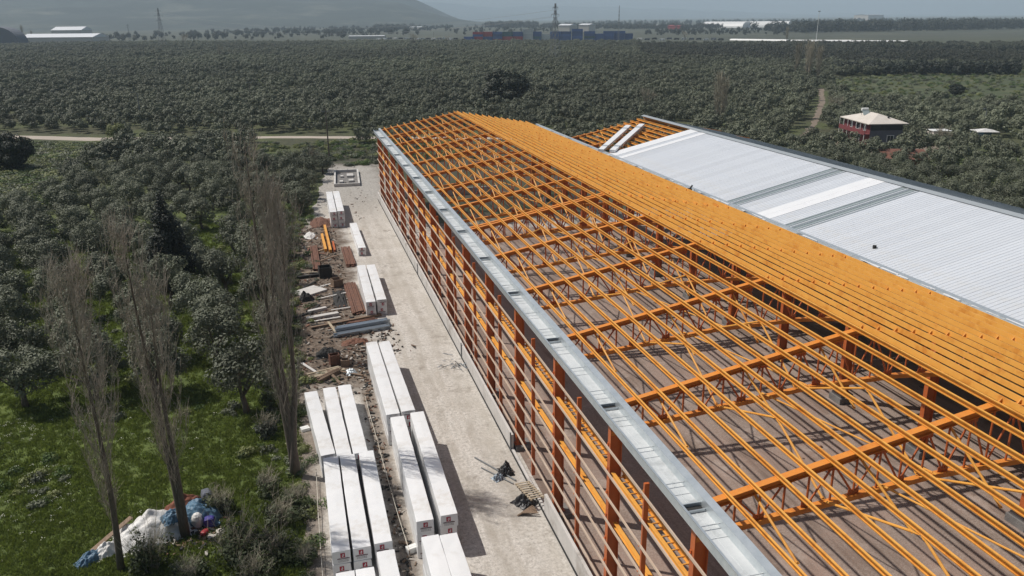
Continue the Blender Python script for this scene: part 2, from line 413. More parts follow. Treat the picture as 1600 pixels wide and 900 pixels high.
def scatter(name, pts, scl, rz, idx, srcs, kind='stuff', label=None, cat=None, tone=None):
    """one stuff object: instances of the source meshes on real points"""
    me = bpy.data.meshes.new(name); n = len(pts)
    me.vertices.add(n); me.vertices.foreach_set('co', np.asarray(pts, np.float32).reshape(-1))
    for an, tp, val in (('sc', 'FLOAT', scl), ('rz', 'FLOAT', rz), ('ix', 'INT', idx), ('tone', 'FLOAT', tone if tone is not None else np.zeros(n))):
        a = me.attributes.new(an, tp, 'POINT'); a.data.foreach_set('value', np.asarray(val, np.int32 if tp == 'INT' else np.float32))
    o = obj(name, me)
    ng = bpy.data.node_groups.new(name + '_scatter', 'GeometryNodeTree')
    ng.interface.new_socket('Geometry', in_out='INPUT', socket_type='NodeSocketGeometry')
    ng.interface.new_socket('Geometry', in_out='OUTPUT', socket_type='NodeSocketGeometry')
    N = ng.nodes; L = ng.links
    gi = N.new('NodeGroupInput'); go = N.new('NodeGroupOutput')
    iop = N.new('GeometryNodeInstanceOnPoints'); jn = N.new('GeometryNodeJoinGeometry')
    for so_ in srcs:
        oi = N.new('GeometryNodeObjectInfo'); oi.inputs['Object'].default_value = so_; oi.inputs['As Instance'].default_value = False
        g2i = N.new('GeometryNodeGeometryToInstance')
        L.new(oi.outputs['Geometry'], g2i.inputs[0]); L.new(g2i.outputs[0], jn.inputs[0])

    def na(nm, tp):
        a = N.new('GeometryNodeInputNamedAttribute'); a.data_type = tp; a.inputs['Name'].default_value = nm
        return a.outputs[0]
    L.new(gi.outputs[0], iop.inputs['Points']); L.new(jn.outputs[0], iop.inputs['Instance'])
    iop.inputs['Pick Instance'].default_value = True
    L.new(na('ix', 'INT'), iop.inputs['Instance Index'])
    cx = N.new('ShaderNodeCombineXYZ'); L.new(na('rz', 'FLOAT'), cx.inputs[2]); L.new(cx.outputs[0], iop.inputs['Rotation'])
    L.new(na('sc', 'FLOAT'), iop.inputs['Scale'])
    L.new(iop.outputs[0], go.inputs[0])
    md = o.modifiers.new('scatter', 'NODES'); md.node_group = ng
    return tag(o, label, cat, None, kind)


def source(name, me):
    return bpy.data.objects.new(name, me)           # not linked: only feeds a scatter


def unit(rs, n):
    v = rs.normal(size=(n, 3)); return v / np.linalg.norm(v, axis=1)[:, None]


def inpoly(x, y, poly):
    r = False; j = len(poly) - 1
    for i in range(len(poly)):
        xi, yi = poly[i]; xj, yj = poly[j]
        if (yi > y) != (yj > y) and x < (xj - xi) * (y - yi) / (yj - yi) + xi: r = not r
        j = i
    return r


# ================================================================== SETTING
g = MB(); g.add([(-9000, -400, 0), (9000, -400, 0), (9000, 11500, 0), (-9000, 11500, 0)], [(0, 1, 2, 3)])
tag(g.build('ground', MT['ground']), kind='structure')


def sheet(name, poly, z, m_, sub=None):
    g = MB(); g.add([(x, y, z) for x, y in poly], [tuple(range(len(poly)))])
    return tag(g.build(name, m_), kind='structure')


def wob(poly, step=1.5, amp=0.5, seed=1):
    rr = random.Random(seed); out = []
    for i in range(len(poly)):
        a = Vector(poly[i]); b = Vector(poly[(i + 1) % len(poly)]); n = max(1, int((b - a).length / step))
        for k in range(n):
            p = a.lerp(b, k / n); out.append((p.x + rr.uniform(-amp, amp), p.y + rr.uniform(-amp, amp)))
    return out


YARD = [(-1.2, -12), (60, -12), (60, 126), (52, 170), (30, 176), (14, 178), (3.5, 166), (5.6, 152), (3.6, 135), (1.6, 116), (-1.4, 99), (-1.7, 71), (-1.8, 47), (-1.4, 34)]
sheet('gravel_yard', wob(YARD, 1.2, 0.35, 3), 0.004, MT['yard'])
sheet('hall_floor', [(11.9, -12), (59.3, -12), (59.3, 97), (48, 101), (36, 95), (24, 100), (11.9, 96)], 0.05, MT['floor'])
ROADC = [(-130, 238), (-85, 226), (-62, 217), (-45, 207.5), (-22, 202), (0, 196), (19, 188.5), (45, 179), (75, 172), (90, 176)]
RL = []; RR = []
for i, p in enumerate(ROADC):
    a = Vector(ROADC[max(i - 1, 0)]); b = Vector(ROADC[min(i + 1, len(ROADC) - 1)]); d = (b - a).normalized(); nrm = Vector((-d.y, d.x))
    w = 1.8 if p[0] > -30 else 2.5
    RL.append(tuple(Vector(p) + nrm * w)); RR.append(tuple(Vector(p) - nrm * w))
sheet('road', wob(RL + RR[::-1], 2.5, 0.25, 5), 0.008, MT['road'])
FIELD = [(168, 219), (186, 206), (235, 200), (330, 250), (430, 320), (300, 312), (226, 312), (184, 250)]
sheet('field', wob(FIELD, 4, 1.0, 6), 0.006, MT['field'])
TRK = [(190, 266), (161, 224), (134, 188), (114, 163), (100, 150)]
sheet('track', wob([(x - 1.0, y) for x, y in TRK] + [(x + 1.0, y) for x, y in TRK[::-1]], 2, 0.4, 8), 0.012, MT['track'])
sheet('house_yard', wob([(106, 138), (113, 131), (126, 133), (134, 140), (134, 147), (126, 150), (116, 160)], 3, 1.0, 9), 0.01, MT['track'])


# hills: heightfields standing at their own distance
def heightfield(name, x0, x1, y0, y1, nx, ny, fn, m_):
    xs = np.linspace(x0, x1, nx); ys = np.linspace(y0, y1, ny); P = []; F = []
    for j, y in enumerate(ys):
        for i, x in enumerate(xs): P.append((x, y, fn(x, y)))
    for j in range(ny - 1):
        for i in range(nx - 1):
            k = j * nx + i; F.append((k, k + 1, k + nx + 1, k + nx))
    g = MB(); g.add(P, F); return tag(g.build(name, m_, smooth=True), kind='structure')


def fbm(x, y, s, oct=4, seed=0):
    from mathutils import noise as mn
    v = 0; a = 1; tot = 0
    for o_ in range(oct):
        v += a * mn.noise((x / s + seed, y / s, seed * 1.7)); tot += a; a *= 0.5; s *= 0.5
    return v / tot


def hill(x, y):
    ry = min(1, max(0, (y - 2500) / 2300)); ry = ry * ry * (3 - 2 * ry)
    ex = 950 + 0.10 * (y - 4000) + 120 * fbm(x, y, 1100, 3, 21)
    q = (ex - x) / 430.0
    h = 0 if q <= 0 else 150 * q ** 1.35 if q < 1 else 150 + 120 * (1 - math.exp(-(q - 1) / 2.5)) 
    h += 150 * fbm(x, y, 800, 5, 3) * min(1, max(0, q))
    return max(-3, h * ry + 14 * fbm(x, y, 260, 3, 5) * ry * min(1, max(0, q)) - 1)


heightfield('hill', -5200, 1000, 2500, 6200, 110, 70, hill, MT['hill'])


def range_far(x, y):
    ry = min(1, max(0, (y - 8200) / 1700))
    return max(-3, ry * (210 - max(0, x - 900) * 0.028 + 90 * fbm(x, y, 1500, 4, 9)) - 1)


heightfield('far_mountains', -3000, 8800, 8200, 11000, 120, 24, range_far, MT['hill'])

# ================================================================== HALL A : the open orange frame
X0, XR, XV, X2R, X2E = 11.8, 23.7, 35.8, 47.6, 59.3
SL = 0.185
ZE = 10.42


def ztop(X):                                   # top of the upper chord
    return ZE + SL * ((X - X0) if X <= XR else (XV - X) * (XR - X0) / (XV - XR))


YK = [20.9 + 7.65 * k for k in range(-1, 14)]
YF, YN = YK[-1] + 0.35, -2.0
hall = empty('steel_hall_frame', (X0, 60, 0), 0, 'unroofed orange steel hall frame with open trusses and purlins beside the gravel yard', 'building')
hall_loc = Vector(hall.location)


def hb(mb, name, m_, parent=None, root=None, smooth=False):
    """build a world-coordinate mesh under a root placed at root.location"""
    root = root or hall
    o = mb.build(name, m_, parent or root, smooth)
    if parent is None or parent is root: o.location = -Vector(root.location)
    return o


# --- trusses
NODES = [X0 + 0.62 + (XR - X0 - 0.62) * k / 12 for k in range(13)]
NODES += [XR + (XV - XR - 0.62) * k / 12 for k in range(1, 13)]


def zbot(X):
    q = X if X <= XR else 2 * XR - X
    return 9.25 + 0.092 * min(q - 12.0, 9.2) 


def make_truss(root, dx=0.0):
    tr = empty('truss'); tr.parent = root
    o_ = Vector(root.location)

    def sub(mb, nm, m_): 
        o = mb.build(nm, m_, tr); return o
    for sgn, (xa, xb) in ((0, (X0 + 0.42, XR)), (1, (XR, XV - 0.5))):
        c = MB(); za, zb = ztop(xa), ztop(xb)
        w = 0.14
        c.add([(xa, -w, za - .02), (xb, -w, zb - .02), (xb, w, zb - .02), (xa, w, za - .02), (xa, -w, za), (xb, -w, zb), (xb, w, zb), (xa, w, za)], MB.BF)
        c.add([(xa, -.05, za - .25), (xb, -.05, zb - .25), (xb, .05, zb - .25), (xa, .05, za - .25), (xa, -.05, za - .02), (xb, -.05, zb - .02), (xb, .05, zb - .02), (xa, .05, za - .02)], MB.BF)
        c.add([(xa, -w, za - .27), (xb, -w, zb - .27), (xb, w, zb - .27), (xa, w, za - .27), (xa, -w, za - .25), (xb, -w, zb - .25), (xb, w, zb - .25), (xa, w, za - .25)], MB.BF)
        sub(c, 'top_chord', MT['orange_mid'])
    xs = [X0 + 0.1, 21.2, 2 * XR - 21.2, XV - 0.1]
    c = MB()
    for a, b_ in zip(xs[:-1], xs[1:]):
        za, zb = zbot(a), zbot(b_); w = 0.11
        c.add([(a, -w, za - .2), (b_, -w, zb - .2), (b_, w, zb - .2), (a, w, za - .2), (a, -w, za), (b_, -w, zb), (b_, w, zb), (a, w, za)], MB.BF)
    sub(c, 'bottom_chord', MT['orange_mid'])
    for k, X in enumerate(NODES):
        p = MB(); p.tube((X, 0, zbot(X) + .02), (X, 0, ztop(X) - .28), 0.045, n=6)
        if k % 2 == 0:
            p.box(X - .22, X + .22, -.012, .012, zbot(X) + .0, zbot(X) + .2)
        else:
            p.box(X - .24, X + .24, -.012, .012, ztop(X) - .48, ztop(X) - .265)
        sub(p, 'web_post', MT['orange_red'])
    for k in range(len(NODES) - 1):
        a, b_ = (NODES[k], NODES[k + 1])
        lo, hi = (a, b_) if k % 2 == 0 else (b_, a)
        p = MB(); p.tube((lo + (0.05 if hi > lo else -0.05), 0.0, zbot(lo) + .08), (hi + (0.05 if hi < lo else -0.05), 0.0, ztop(hi) - .32), 0.042, n=6)
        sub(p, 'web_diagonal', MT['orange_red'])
    tr.location = (dx - o_.x, -o_.y, -o_.z)
    return tr


tr0 = make_truss(hall)
tr0.location.y += YK[0]
ys = YK[1:] + [YK[6] + 0.5]
for y in ys:
    tcp = copy_tree(tr0, hall); tcp.location.y = y - hall_loc.y


# --- columns (I sections), footings, posts
def i_column(x0, x1, w, z0, z1, cleats=True):
    c = MB()
    c.box(x0, x0 + .03, -w, w, z0, z1); c.box(x1 - .03, x1, -w, w, z0, z1)
    c.box(x0 + .03, x1 - .03, -.012, .012, z0, z1)
    c.box(x0 - .1, x1 + .1, -w - .08, w + .08, z0 - .03, z0)
    for a in (0.18, 0.82):
        xx_ = x0 + (x1 - x0) * a
        c.add([(xx_ - .1, -w - .05, z0), (xx_ + .1, -w - .05, z0), (xx_, -w * .2, z0 + .35)], [(0, 1, 2)])
    if cleats:
        for i in range(8):
            z = 1.45 + 1.18 * i
            c.box(x0 - .11, x0, .02, .14, z - .012, z + .012); c.box(x0 - .03, x0 + .0, .02, .12, z, z + .12)
    return c


GZ = [1.42 + 1.18 * i for i in range(8)]
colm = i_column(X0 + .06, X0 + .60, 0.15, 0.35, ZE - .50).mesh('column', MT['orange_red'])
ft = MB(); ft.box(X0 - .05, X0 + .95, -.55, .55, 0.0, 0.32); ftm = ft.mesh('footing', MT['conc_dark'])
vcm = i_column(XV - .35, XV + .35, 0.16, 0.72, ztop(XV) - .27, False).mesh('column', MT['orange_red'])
vf = MB(); vf.box(XV - .62, XV + .62, -.62, .62, 0.0, .5); vf.box(XV - .5, XV + .5, -.5, .5, .5, .69); vfm = vf.mesh('footing', MT['conc_dark'])
for y in YK:
    obj('column', colm, hall, (-hall_loc.x, y - hall_loc.y, 0)); obj('footing', ftm, hall, (-hall_loc.x, y - hall_loc.y, 0))
    obj('column', vcm, hall, (-hall_loc.x, y - hall_loc.y, 0)); obj('footing', vfm, hall, (-hall_loc.x, y - hall_loc.y, 0))
ps = MB(); ps.box(X0 - .03, X0 + .17, -.06, .06, 0.3, 9.0)
for z in GZ: ps.box(X0 - .13, X0 - .03, .0, .10, z - .012, z + .012)
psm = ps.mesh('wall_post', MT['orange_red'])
br = MB(); br.tube((X0 + .1, 0, 8.9), (X0 + .45, 1.3, 7.5), 0.06); brm = br.mesh('post_brace', MT['orange'])
for y0, y1 in zip(YK[:-1], YK[1:]):
    ym = (y0 + y1) / 2
    obj('wall_post', psm, hall, (-hall_loc.x, ym - hall_loc.y, 0)); obj('post_brace', brm, hall, (-hall_loc.x, ym - hall_loc.y, 0))


# --- wall girts: C channels lying outside the posts
def channel_y(mb, pts4, y0, y1):
    for (a, b_, c_, d_) in pts4: mb.box(a, b_, y0, y1, c_, d_)


for z in GZ:
    c = MB(); x = X0 - .13
    channel_y(c, [(x + .02, x + .09, z + .08, z + .092), (x + .08, x + .09, z + .012, z + .08), (x + .02, x + .09, z, z + .012), (x + .02, x + .03, z + .012, z + .026), (x + .02, x + .03, z + .066, z + .08)], YN, YF + .5)
    hb(c, 'wall_girt', MT['girt'])

# --- wind girder (flat ladder) and lower rail between the columns
for y0, y1 in zip(YK[:-1], YK[1:]):
    c = MB(); z = 7.18; a, b_ = y0 + .16, y1 - .16
    for x in (X0 + .12, X0 + .62):
        c.box(x, x + .16, a, b_, z + .1, z + .125); c.box(x + .07, x + .09, a, b_, z - .1, z + .1); c.box(x, x + .16, a, b_, z - .125, z - .1)
    n = 17
    for k in range(n):
        y = a + .2 + (b_ - a - .4) * k / (n - 1)
        c.box(X0 + .21, X0 + .69, y - .025, y + .025, z - .09, z - .05)
    hb(c, 'wind_girder', MT['orange'])
    c = MB(); z = 4.65
    c.box(X0 + .3, X0 + .48, a, b_, z + .09, z + .11); c.box(X0 + .38, X0 + .40, a, b_, z - .09, z + .09); c.box(X0 + .3, X0 + .48, a, b_, z - .11, z - .09)
    hb(c, 'lower_rail', MT['orange'])

# --- purlins
cosS = 1 / math.sqrt(1 + SL * SL); sinS = SL * cosS


def purlin(Xc, side):
    c = MB(); h = .236
    prof = [(.052, .066, 0, h), (0, .052, h - .014, h), (0, .052, 0, .014), (0, .01, h - .042, h - .014), (0, .01, .014, .042)]
    zb = ztop(Xc) + 0.004; sg = -1 if side == 0 else 1
    # left slope opens downhill to -X, right slope opens downhill to +X
    for (u0, u1, w0, w1) in prof:
        P = []
        for y in (YN, YF + .25):
            for u, w in ((u0, w0), (u1, w0), (u1, w1), (u0, w1)):
                uu = (u - .042) if side == 0 else -(u - .042)
                du = uu * cosS + (-sg) * 0; 
                tilt = SL if side == 0 else -SL
                X = Xc + uu * cosS - w * (sinS if side == 0 else -sinS)
                Z = zb + uu * (sinS if side == 0 else -sinS) + w * cosS
                P.append((X, y, Z))
        if side == 0: F = [(0, 1, 2, 3), (7, 6, 5, 4), (0, 4, 5, 1), (1, 5, 6, 2), (2, 6, 7, 3), (3, 7, 4, 0)]
        else: F = [(3, 2, 1, 0), (4, 5, 6, 7), (1, 5, 4, 0), (2, 6, 5, 1), (3, 7, 6, 2), (0, 4, 7, 3)]
        c.add(P, F)
    for y in YK:                                # cleats that hold the purlin on each truss
        s_ = 1 if side == 0 else -1
        xa = Xc + s_ * .024
        c.add([(xa, y - .012, zb), (xa + s_ * .16, y - .012, zb), (xa, y - .012, zb + .2), (xa, y + .012, zb), (xa + s_ * .16, y + .012, zb), (xa, y + .012, zb + .2)],
              [(0, 1, 2), (5, 4, 3), (0, 3, 4, 1), (1, 4, 5, 2), (2, 5, 3, 0)])
    return c


PX = [X0 + 1.18 + 0.972 * i for i in range(11)] + [XR - .22]
for X in PX: hb(purlin(X, 0), 'purlin', MT['orange'])
for X in [XR + .22] + [XV - 1.18 - 0.98 * i for i in range(10, -1, -1)]: hb(purlin(X, 1), 'purlin', MT['orange'])

# --- tubular braces: knee braces from the bottom chords to the purlins, stays from the upper chords
bm_ = MB(); bm_.tube((0, 0, 0), (0, 1, 0), 1, n=8); bm_ = None


def brace(a, b_, r=0.048):
    c = MB(); c.tube(a, b_, r, n=8)
    c.bar(Vector(a).lerp(Vector(b_), -.02), Vector(a).lerp(Vector(b_), .02), .14, .014)
    c.bar(Vector(a).lerp(Vector(b_), .98), Vector(a).lerp(Vector(b_), 1.02), .14, .014)
    hb(c, 'brace', MT['orange'])


for k in range(len(YK) - 1):
    y0, y1 = YK[k], YK[k + 1]
    ym = y0 + (y1 - y0) * .42
    for i in (4, 8):
        X = PX[i]; zt_ = ztop(X) - .02; zb_ = zbot(X)
        brace((X + .05, y0 + .12, zb_ + .05), (X, ym - .1, zt_)); brace((X + .05, y1 - .12, zb_ + .05), (X, ym + .1, zt_))
    for i in (1, 9):
        X = PX[i]; brace((X + .12, y0 + .12, ztop(X) - .3), (X + .3, y0 - 2.4 if k else y0 + 3, zbot(X) - .0))
    X = PX[5] + .2; brace((X, y0 - .15, ztop(X) - .25), (X + .4, y0 - 2.5, zbot(X) + .05))
    X = PX[7]; brace((X - .6, y1, zbot(X) + .02), (X + 1.6, y0, zbot(X + 1.6) + .02), .04)
# longitudinal bottom ties close to the valley
for dx in (0.9, 2.2):
    c = MB(); X = XV - dx; c.tube((X, YN, zbot(X) + .06), (X, YF, zbot(X) + .06), .045); hb(c, 'bottom_tie', MT['orange'])
c = MB(); c.tube((XR, YN, zbot(XR) + .06), (XR, YF, zbot(XR) + .06), .045); hb(c, 'bottom_tie', MT['orange'])


# --- eaves gutter: folded U section on the column heads
def gutter(root, xc, zt, y0, y1, splices, half=.36, name='gutter', inner_up=.16):
    c = MB(); t_ = .012; x0, x1 = xc - half, xc + half; zb = zt - .46
    c.box(x0, x0 + t_, y0, y1, zb, zt); c.box(x0 - .07, x0, y0, y1, zt - t_, zt)
    c.box(x1 - t_, x1, y0, y1, zb, zt + inner_up)
    c.add([(x1, y0, zt + inner_up - t_), (x1 + .26, y0, zt + inner_up + .05 - t_), (x1 + .26, y1, zt + inner_up + .05 - t_), (x1, y1, zt + inner_up - t_),
           (x1, y0, zt + inner_up), (x1 + .26, y0, zt + inner_up + .05), (x1 + .26, y1, zt + inner_up + .05), (x1, y1, zt + inner_up)], MB.BF)
    o = hb(c, name, MT['galv'], root=root)
    b_ = MB()
    ys_ = sorted([y0] + [s for s in splices] + [y1])
    zb = zt - .2
    b_.box(x0 + t_, x1 - t_, y0, y1, zb, zb + t_)
    y = y0 + .8
    while y < y1 - .3:
        b_.box(x0 + .014, x1 - .014, y, y + .03, zb + t_, zb + .03); b_.box(x0 + .005, x1 - .005, y + .5, y + .53, zt - .05, zt - .02); y += 2.55
    b_.box(xc - .01, xc + .01, y0, y1, zb + t_, zb + .028)
    q = hb(b_, 'gutter_liner', MT['gutter_liner'], parent=o)
    for s in splices:
        k = MB(); k.box(x0 + .02, x1 - .02, s - .02, s + .02, zb + .032, zt - .04); k.box(x0 + .02, x1 - .02, s - .36, s - .33, zb + .032, zt - .08)
        k.box(x0 + .03, x1 - .03, s - .32, s - .03, zb + .033, zb + .04, 1)
        hb(k, 'outlet_box', [MT['galv'], MT['dark']], parent=o)
    return o


gutter(hall, X0 - .04, ZE + .12, YN, YF + .1, [y + .1 for y in YK])
gutter(hall, XV, ZE - .1, YN, YF + .1, [y + .1 for y in YK], half=.42, name='valley_gutter', inner_up=.05)


# --- concrete plinth along the wall, with the open gap
def plinth(y0, y1, h0, h1):
    c = MB(); xa, xb = X0 - .32, X0 - .16
    c.add([(xa, y0, 0), (xb, y0, 0), (xb, y1, 0), (xa, y1, 0), (xa, y0, h0), (xb, y0, h0), (xb, y1, h1), (xa, y1, h1)], MB.BF)
    o = hb(c, 'plinth', MT['conc'])
    d = MB(); d.box(xa - .07, xa - .003, y0, y1, 0, .07); hb(d, 'bitumen_strip', MT['bitumen'], parent=o)
    return o


yy0 = [43.6, 51.2, 58.9, 66.6, 74.2, 81.9, 89.5, 97.2, 104.8, 112.5, 121.4]
for a, b_ in zip(yy0[:-1], yy0[1:]): plinth(a + .01, b_ - .01, 1.12, 1.12)
for a, b_ in ((29.2, 36.6), (21.5, 29.1), (13.8, 21.4), (0, 13.7)): plinth(a + .01, b_ - .01, 1.2, 1.2)
plinth(36.65, 43.55, .16, .16)
for y in (43.6, 58.9, 81.9): 
    c = MB(); c.box(X0 - .4, X0 - .327, y - .05, y + .05, .0, 1.3); hb(c, 'wall_stake', MT['steel'])
# far gable plinth
c = MB(); c.box(X0 + .5, 30, YF + .1, YF + .28, 0.0, 1.1); hb(c, 'plinth', MT['conc'])

# ================================================================== HALL B : roofed hall behind
hallb = empty('roofed_hall', (X2R, 50, 0), 0, 'hall with white ribbed roof panels behind the orange frame, its far bay still open', 'building')
hbl = Vector(hallb.location)
YB1 = 105.6
SLB = (12.62 - 9.95) / (X2R - XV)


def zb2(X): return 9.95 + SLB * ((X - XV) if X <= X2R else (X2E - X) * (X2R - XV) / (X2E - X2R))


# open bay: trusses and purlins of its own, reusing the truss meshes, shifted by one span
for y in (105.0, 97.4, 89.75):
    tcp = copy_tree(tr0, hallb); tcp.location = Vector((XV - X0 - hbl.x, y - hbl.y, -0.2 if y > 91 else -.55))
for X in [XV + .9 + .98 * i for i in range(12)]:
    c = MB(); z = zb2(X) + .12
    c.box(X - .04, X + .04, 90.4, YB1 + .3, z + .0, z + .02); c.box(X + .028, X + .04, 90.4, YB1 + .3, z - .2, z); c.box(X - .04, X + .04, 90.4, YB1 + .3, z - .22, z - .2)
    hb(c, 'purlin', MT['orange'], root=hallb)
for X in [X2R + .5 + 1.0 * i for i in range(11)]:
    c = MB(); z = zb2(X) + .12
    c.box(X - .04, X + .04, 90.4, YB1 + .3, z, z + .02); c.box(X - .04, X - .028, 90.4, YB1 + .3, z - .2, z)
    hb(c, 'purlin', MT['orange'], root=hallb)
for y in (104.9, 97.3, 89.75):
    o = obj('column', vcm, hallb, (X2E - XV - hbl.x - .4, y - hbl.y, 0))
for X, y0, y1 in ((XV + 3, 97.4, 105), (XV + 8, 97.4, 105), (XV + 6, 89.7, 97.4)):
    c = MB(); c.tube((X, y0, zb2(X) - .1), (X + 2, y1, zb2(X + 2) - .1), .05); hb(c, 'brace', MT['orange'], root=hallb)

# roof panels, one metre each, ribs running down the slope
rp = MB(); za, zbx = zb2(XV + .5) + .16, zb2(X2R - .1) + .16
xa, xb = XV + .5, X2R - .1


def slopebox(mb, y0, y1, dz0, dz1, mi=0, xa=xa, xb=xb):
    a, b_ = zb2(xa) + .16, zb2(xb) + .16
    mb.add([(xa, y0, a + dz0), (xb, y0, b_ + dz0), (xb, y1, b_ + dz0), (xa, y1, a + dz0), (xa, y0, a + dz1), (xb, y0, b_ + dz1), (xb, y1, b_ + dz1), (xa, y1, a + dz1)], MB.BF, mi)


slopebox(rp, 0.006, .994, 0, .06)
for y in (0.03, .36, .69):
    a, b_ = zb2(xa) + .16 + .061, zb2(xb) + .16 + .061
    rp.add([(xa, y - .03, a), (xb, y - .03, b_), (xb, y + .045, b_), (xa, y + .045, a), (xa, y - .012, a + .017), (xb, y - .012, b_ + .017), (xb, y + .027, b_ + .017), (xa, y + .027, a + .017)], MB.BF)
rpm = rp.mesh('roof_panel', MT['white_roof'])
rs_ = MB(); slopebox(rs_, 0.006, .994, 0.02, .09); rsm = rs_.mesh('roof_panel', MT['roof_plain'])
sk = MB(); slopebox(sk, 0.02, .98, -.02, .03)
for y in (.08, .5, .92): slopebox(sk, y - .045, y + .045, .031, .07, 1)
slopebox(sk, .24, .36, .032, .05, 2)
skm = sk.mesh('skylight_strip', [MT['skylight'], MT['galv'], MT['white_roof']])
plain = {90, 89, 87, 57, 56}
sky_rows = {61, 62, 53, 52}
for y in range(-8, 91):
    if y in sky_rows: nm, me = 'skylight_strip', skm
    elif y in plain: nm, me = 'roof_panel', rsm
    else: nm, me = 'roof_panel', rpm
    obj(nm, me, hallb, (-hbl.x, y - hbl.y, 0))
c = MB(); zt_ = zb2(X2R) + .25
c.add([(X2R - .5, -8, zt_ - .07), (X2R, -8, zt_ + .06), (X2R + .5, -8, zt_ - .07), (X2R - .5, 105.9, zt_ - .07), (X2R, 105.9, zt_ + .06), (X2R + .5, 105.9, zt_ - .07)], [(0, 1, 4, 3), (1, 2, 5, 4)])
hb(c, 'ridge_cap', MT['grey_roof'], root=hallb)
c = MB(); a, b_ = zb2(X2R + .3) + .17, zb2(X2E + .3) + .17
c.add([(X2R + .3, -8, a), (X2E + .3, -8, b_), (X2E + .3, 104, b_), (X2R + .3, 104, a), (X2R + .3, -8, a + .06), (X2E + .3, -8, b_ + .06), (X2E + .3, 104, b_ + .06), (X2R + .3, 104, a + .06)], MB.BF)
for k in range(112):
    y = -8 + k; c.add([(X2R + .5, y, a + .025), (X2E + .3, y, b_ + .061), (X2E + .3, y + .05, b_ + .061), (X2R + .5, y + .05, a + .025), (X2R + .5, y, a + .06), (X2E + .3, y, b_ + .1), (X2E + .3, y + .05, b_ + .1), (X2R + .5, y + .05, a + .06)], MB.BF)
hb(c, 'back_roof_slope', MT['grey_roof'], root=hallb)
c = MB(); c.box(X2E, X2E + .12, -8, 104, 0, 9.9); hb(c, 'back_wall', MT['grey_roof'], root=hallb)
# roof edge flashing along the valley, ragged where panels are unfinished
c = MB(); rr = random.Random(4); y = -6.0
while y < 90:
    L = rr.uniform(.6, 3.0); w = rr.uniform(.05, .3)
    if rr.random() < .75: c.obox((XV + .42, y, zb2(XV + .45) + .26 + rr.uniform(0, .05)), (w, L * .8, .03), Matrix.Rotation(rr.uniform(-.15, .15), 3, 'Z'))
    y += L
hb(c, 'edge_flashing', MT['roof_plain'], root=hallb)
c = MB(); c.tube((XV + 2.2, 45.3, zb2(XV + 2.2) + .2), (XV + 2.2, 45.3, zb2(XV + 2.2) + .42), .13, n=12); hb(c, 'roof_vent', MT['dark'], root=hallb)

# loose bundles of long sheets on the open purlins
for i, (pa, pb, lb) in enumerate((((939, 235), (982, 197), 'long white sheet bundle on the open orange purlins, the left one'),
                                  ((957, 236), (1003, 195), 'long white sheet bundle with loose blue grey wrap, lying nearer the white roof'))):
    def on_roof(x, y):
        d = (x - 800) / FPX * rt2 + (450 - y) / FPX * up2 + fw
        t_ = (9.95 + .5 - SLB * XV - CAM_H) / (d.z - SLB * d.x); return Vector((0, 0, CAM_H)) + t_ * d
    a, b_ = on_roof(*pa), on_roof(*pb)
    c = MB(); c.bar(a, b_, .72, .3); c.bar(a.lerp(b_, .12), a.lerp(b_, .16), .74, .32, mi=1); c.bar(a.lerp(b_, .84), a.lerp(b_, .88), .74, .32, mi=1)
    if i: c.bar(a.lerp(b_, .3) + Vector((.42, 0, -.06)), a.lerp(b_, .9) + Vector((.5, 0, -.1)), .1, .16, mi=1)
    tag(c.build('sheet_bundle', [MT['roof_plain'], MT['galv']]), lb, 'sheet bundle', 'bundles of roof sheets lying on the open bay')
c = MB(); p = on_roof(1076, 297); c.obox(p, (.5, .4, .3), Matrix.Rotation(.4, 3, 'Z')); c.tube(p + Vector((.1, 0, .1)), p + Vector((.5, .3, .35)), .08)
tag(c.build('tool_bag', MT['dark']), 'small dark tool bag left on the white roof near the valley', 'bag')

# ================================================================== PANEL PACKS in the yard
PW = 0.87


def pack_meshes(L, h):
    g = MB(); w = PW / 2; e = .02
    # slightly soft box: bevelled long edges and a swelling wrapped cross-section
    ring = [(-w, 0), (-w + e, -0), (w - e, 0), (w, .02), (w + .006, h * .5), (w, h - e), (w - e, h), (0, h + .012), (-w + e, h), (-w, h - e), (-w - .006, h * .5), (-w, .02)]
    n = len(ring); ysq = [0, .03] + [L * q / 14 for q in range(1, 14)] + [L - .03, L]
    P = []; F = []
    rr = random.Random(int(L * 100 + h * 1000))
    for j, y in enumerate(ysq):
        k = .985 if j in (0, len(ysq) - 1) else 1
        for x, z in ring: P.append((x * k + rr.uniform(-.011, .011), y, z + rr.uniform(-.010, .010)))
    for j in range(len(ysq) - 1):
        for i in range(n):
            F.append((j * n + (i + 1) % n, j * n + i, (j + 1) * n + i, (j + 1) * n + (i + 1) % n))
    F += [tuple(range(n)), tuple(range(len(ysq) * n - 1, (len(ysq) - 1) * n - 1, -1))]
    g.add(P, F); return g.mesh('wrapping', MT['wrap'])


